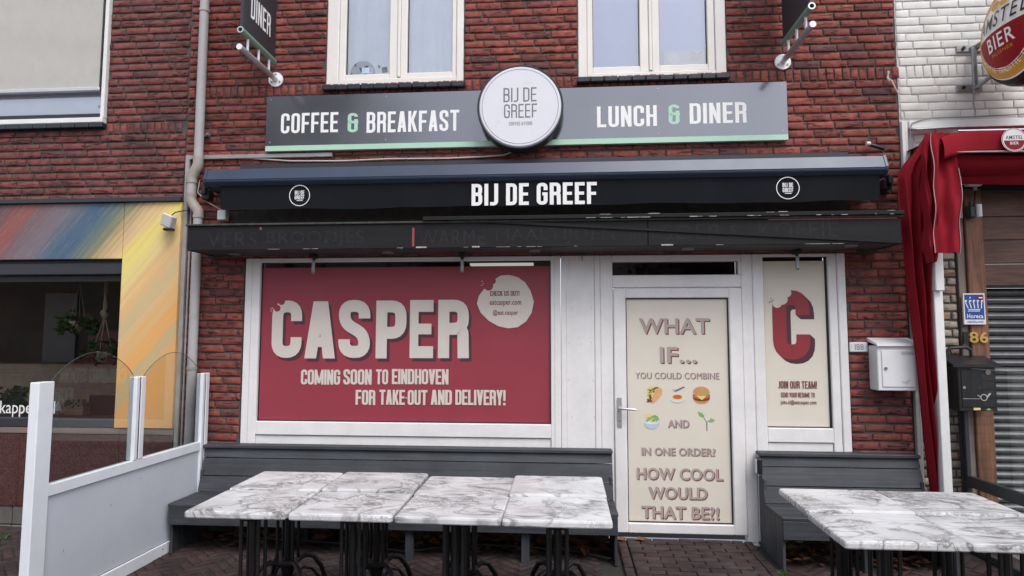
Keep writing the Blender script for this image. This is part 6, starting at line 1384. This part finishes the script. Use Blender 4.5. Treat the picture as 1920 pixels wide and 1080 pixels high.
# ================================================================== TABLES
TW, TD, TH = .541, .441, .785
def make_table(label):
    t = thing('bistro_table', label, 'table', (0, 0, 0), 'marble topped bistro tables')
    mb = MB(); 
    # rounded slab: two rings of soft edge
    prof = [(0, TH - .034), (.004, TH - .036), (0, TH - .03), (0, TH - .012), (.003, TH - .004), (.012, TH)]
    rings = []
    for ins, z in prof[1:]:
        hx, hy = TW / 2 - ins, TD / 2 - ins; c = .014
        rings.append([(sx_ * (hx - (c if k in (0, 3) else 0) if False else hx) , 0, 0) for sx_ in () for k in ()] or [(-hx + c, -hy, z), (hx - c, -hy, z), (hx - c * .3, -hy + c * .3, z), (hx, -hy + c, z), (hx, hy - c, z), (hx - c * .3, hy - c * .3, z), (hx - c, hy, z), (-hx + c, hy, z), (-hx + c * .3, hy - c * .3, z), (-hx, hy - c, z), (-hx, -hy + c, z), (-hx + c * .3, -hy + c * .3, z)])
    n = 12; v = [p_ for r_ in rings for p_ in r_]; f = [(i * n + k, i * n + (k + 1) % n, (i + 1) * n + (k + 1) % n, (i + 1) * n + k) for i in range(len(rings) - 1) for k in range(n)]
    f += [tuple(range(n))[::-1], tuple(range((len(rings) - 1) * n, len(rings) * n))]
    mb.add(v, f); mb.build('tabletop', M['marble'], t)
    mb = MB(); mb.box(-.09, .09, -.075, .075, TH - .062, TH - .037, .006); mb.box(-.2, .2, -.02, .02, TH - .05, TH - .0372, .003); mb.box(-.06, .06, -.05, .05, TH - .1, TH - .0625, .012); mb.build('top_bracket', M['iron'], t)
    mb = MB(); mb.tube([(0, 0, .28), (0, 0, TH - .1)], .021, 10); mb.build('column', M['iron'], t)
    for sx_ in (-1, 1):
        for sy in (-1, 1):
            mb = MB(); mb.tube([(sx_ * .048, sy * .042, .3), (sx_ * .048, sy * .042, TH - .09)], .0105, 8); mb.build('rod', M['iron'], t)
    mb = MB(); mb.box(-.066, .066, -.06, .06, .275, .31, .012); mb.tube([(0, 0, .2), (0, 0, .276)], [.03, .045], 10); mb.build('foot_hub', M['iron'], t)
    for k in range(4):
        a = R(45 + 90 * k); c, s = math.cos(a), math.sin(a); arc = [(.05, .285), (.11, .31), (.165, .29), (.215, .22), (.25, .125), (.27, .04), (.295, .012)]
        mb = MB(); mb.tube([(r_ * c, r_ * s, z) for r_, z in arc], [.017, .016, .015, .0145, .014, .015, .017], 8)
        mb.tube([(r_ * c, r_ * s, z) for r_, z in ((.045, .2), (.1, .235), (.155, .215), (.205, .15), (.245, .075))], .009, 6); mb.build('leg', M['iron'], t)
    return t
FXc = [-1.683, -1.128, -.572, -.030]; LYf, LYb = -1.925, -1.475
spots = []
ordn = ['first', 'second', 'third', 'fourth']
for i, x in enumerate(FXc):
    spots.append((x, LYf - (.03 if i == 3 else .0) - .01 * (i == 2), 0 if i != 3 else .004, 'marble topped table, ' + ordn[i] + ' from the white partition in the row facing the street'))
for i, x in enumerate(FXc):
    spots.append((x - .0, LYb - (.045 if i == 2 else .06 if i == 3 else 0), (.006, .012, .004, .022)[i], 'marble topped table, ' + ordn[i] + ' from the white partition in the row by the long bench'))
spots += [(1.515, -2.14, 0, 'street side marble topped table near the brick ramp, before the short bench'), (2.055, -2.14, .0, 'street side marble topped table near the grey glass screen, before the short bench'),
          (1.515, -1.695, .012, 'inner marble topped table near the door, beside the short bench'), (2.055, -1.685, .006, 'inner marble topped table near the white post, beside the short bench')]
t0 = None
for i, (x, y, dz, lab) in enumerate(spots):
    loc = (x, y, gz(y) + .006 + dz)
    if t0 is None: t0 = make_table(lab); o = t0; o.location = loc
    else: o = copy_tree(t0, loc, lab)
    o.rotation_euler = (R(1.15), 0, R(rnd.uniform(-.7, .7)))

# ================================================================== WHITE PARTITION AND GREY GLASS RAIL
XPT = -3.06
pt = thing('partition', 'white terrace partition with arched glass panes beside the long bench', 'partition', (XPT, -.9, gz(-.9)))
ypost = [(-1.875, -1.76), (-1.01, -.91), (-.16, -.06)]
zt3 = [1.378, 1.36, 1.34]
for i, (ya, yb) in enumerate(ypost):
    zb4 = gz(ya) - .01 if i != 1 else .772
    mb = MB()
    if i == 0: mb.box(XPT - .03, XPT + .03, ya, yb, zb4, zt3[i], .004)
    else:
        mb.box(XPT - .03, XPT + .03, ya, ya + .036, zb4, zt3[i], .004); mb.box(XPT - .03, XPT + .03, ya + .052, yb, zb4, zt3[i], .004); pass
    o = mb.build('post', M['postalu'], pt)
    if i: mb = MB(); mb.box(XPT - .024, XPT + .024, ya + .0365, ya + .0515, zb4, zt3[i] - .003); mb.build('slot', M['black'], o)
mb = MB(); mb.box(XPT - .026, XPT + .026, -1.759, -.161, .70, .771, .004); mb.build('top_rail', M['postalu'], pt)
mb = MB(); mb.box(XPT - .026, XPT + .026, -1.759, -.161, gz(-1.0) + .005, .075, .004); mb.build('bottom_rail', M['postalu'], pt)
mb = MB(); mb.box(XPT - .012, XPT + .012, -1.759, -.161, .0785, .6965); mb.build('panel', M['panel'], pt)
mb = MB(); [mb.box(XPT - .014, XPT + .014, -1.758, -.162, a_, b_) for a_, b_ in ((.0752, .0783), (.6967, .6998))]; mb.build('gasket', M['pvcd'], pt)
mb = MB(); [mb.tube([(XPT + .0262, y_, .04), (XPT + .029, y_, .04)], .006, 8) for y_ in (-1.7, -1.25, -.62, -.25)]; mb.build('bolt', M['greymark'], pt, kind='stuff')
mb = MB()
for (yy, zz) in ((-1.6, .33), (-1.62, .12), (-1.2, .5), (-.9, .62), (-1.15, .12), (-1.3, .3)): mb.box(XPT + .0121, XPT + .0126, yy, yy + .006, zz, zz + rnd.uniform(.006, .03))
mb.build('chip_mark', M['trunk'], pt, kind='stuff')
def glass_pane(ya, yb, z0, zs, ztop, X, par, n=16):
    top = [(ya + (yb - ya) * k / n, zs + (ztop - zs) * math.sin(math.pi * (.5 - abs(k / n - .5)) ) ** .8) for k in range(n + 1)]
    mb = MB(); mb.fix = False
    poly = [(ya, z0), (yb, z0)] + top[::-1]; m_ = len(poly)
    mb.add([(X + .004, a, b) for a, b in poly], [tuple(range(m_))], 0); mb.add([(X - .004, a, b) for a, b in poly], [tuple(range(m_))[::-1]], 1)
    o = mb.build('glass_pane', [M['pglass'], M['edge']], par)
    mb = MB(); mb.tube([(X, a, b) for a, b in top], .0022, 5, cap=False); mb.build('pane_edge', M['rim'], o)
glass_pane(-1.76, -1.01, .772, 1.37, 1.545, XPT, pt); glass_pane(-.91, -.16, .772, 1.35, 1.525, XPT, pt)
XG = 3.14
gp = thing('glass_screen', 'dark grey framed glass screen in front of the black letterbox', 'screen', (XG, -.6, gz(-.6)))
mb = MB(); mb.box(XG - .02, XG + .012, -.09, -.055, gz(-.1) - .01, 1.41, .003); mb.box(XG - .012, XG + .012, -.054, -.04, gz(-.1) - .01, 1.41); mb.box(XG - .02, XG + .03, -.039, -.005, gz(-.1) - .01, 1.41, .003); mb.build('post', M['slate'], gp)
mb = MB(); mb.box(XG - .02, XG + .02, -1.75, -.091, .50, .585, .004); mb.build('rail', M['slate'], gp)
mb = MB(); mb.box(XG - .02, XG + .02, -1.75, -.091, .0, .05, .004); mb.build('bottom_rail', M['slate'], gp)
mb = MB(); mb.box(XG - .02, XG + .02, -1.8, -1.751, gz(-1.8), 1.41, .004); mb.build('post', M['slate'], gp)
mb = MB(); mb.fix = False; mb.add([(XG - .004, -1.75, .586), (XG - .004, -.091, .586), (XG - .004, -.091, 1.41), (XG - .004, -1.75, 1.41)], [(3, 2, 1, 0)]); mb.build('glass_pane', M['pglass'], gp)
mb = MB(); mb.fix = False; mb.add([(XG, -1.75, .051), (XG, -.091, .051), (XG, -.091, .499), (XG, -1.75, .499)], [(3, 2, 1, 0)]); mb.build('lower_pane', M['pglass'], gp)
mb = MB(); mb.tube([(XG - .002, -1.75, 1.412), (XG - .002, -.091, 1.411)], .0018, 5); mb.build('pane_edge', M['edgeline'], gp)

# ================================================================== ACROSS THE STREET (seen only in the glass)
def tree(x, y, h, seed, label):
    r = random.Random(seed); t = thing('tree', label, 'tree', (x, y, gz(y)), 'trees across the street')
    mb = MB(); tips = []
    mb.tube([(x, y, gz(y) - .05), (x + .1, y, h * .22), (x - .05, y + .1, h * .45), (x, y, h * .8)], [.3, .24, .17, .05], 10)
    for i in range(22):
        a = r.uniform(0, 6.28); z0 = h * r.uniform(.28, .7); l = h * r.uniform(.2, .36) * (1.2 - z0 / h); p1 = Vector((x + l * .5 * math.cos(a), y + l * .5 * math.sin(a), z0 + l * .45)); p2 = Vector((x + l * math.cos(a + .3), y + l * math.sin(a + .3), z0 + l))
        mb.tube([(x, y, z0), p1, p2], [.09, .05, .02], 6); tips += [p1, p2, (p1 + p2) / 2]
        for k in range(4):
            b = a + r.uniform(-1.2, 1.2); l2 = l * r.uniform(.3, .6); p3 = p1.lerp(p2, r.random()) + Vector((l2 * math.cos(b), l2 * math.sin(b), l2 * r.uniform(.2, .9))); mb.tube([p1.lerp(p2, .5), p3], [.03, .01], 5); tips.append(p3)
    mb.build('trunk', M['bark'], t)
    mb = MB(); mb.fix = False
    for i in range(4200):
        c = r.choice(tips); p0 = c + Vector((r.gauss(0, .5), r.gauss(0, .5), r.gauss(0, .45))); d = Vector((r.gauss(0, 1), r.gauss(0, 1), r.gauss(0, 1))).normalized() * r.uniform(.1, .22); u = d.orthogonal() * .6
        mb.add([p0, p0 + d + u, p0 + d * 2, p0 + d - u], [(0, 1, 2, 3)])
    mb.build('crown', M['darkleaf'], t, kind='stuff')
for x, y, h, s, l in ((-13, -24, 17, 2, 'tall bare tree across the street, before the long terrace'), (14, -30, 10, 3, 'low tree across the street opposite the white house'), (-6, -27, 11, 5, 'slim tree across the street beside the tall bare tree'), (6.5, -26, 10, 6, 'bare tree across the street facing the cafe door')): tree(x, y, h, s, l)
bl = thing('terrace_house', 'long brick terrace with dark windows across the street', 'building', (0, -38, gz(-38)))
mb = MB(); mb.box(-60, 60, -46, -38, gz(-40) - .1, 5.8); mb.build('wall', M['brickfar'], bl)
mb = MB(); mb.prism([(-46.3, 5.8), (-37.7, 5.8), (-42, 7.6)], 'x', -60.2, 60.2); mb.build('roof', M['rooftile'], bl)
for i in range(22):
    for z in (1.0, 3.7):
        x = -55 + i * 5; mb = MB(); mb.box(x, x + 2.2, -38, -37.94, z, z + 1.6, .02); o = mb.build('window', M['bark'], bl); mb = MB(); mb.box(x + .1, x + 2.1, -37.939, -37.93, z + .1, z + 1.5); mb.build('pane', M['navy'], o)
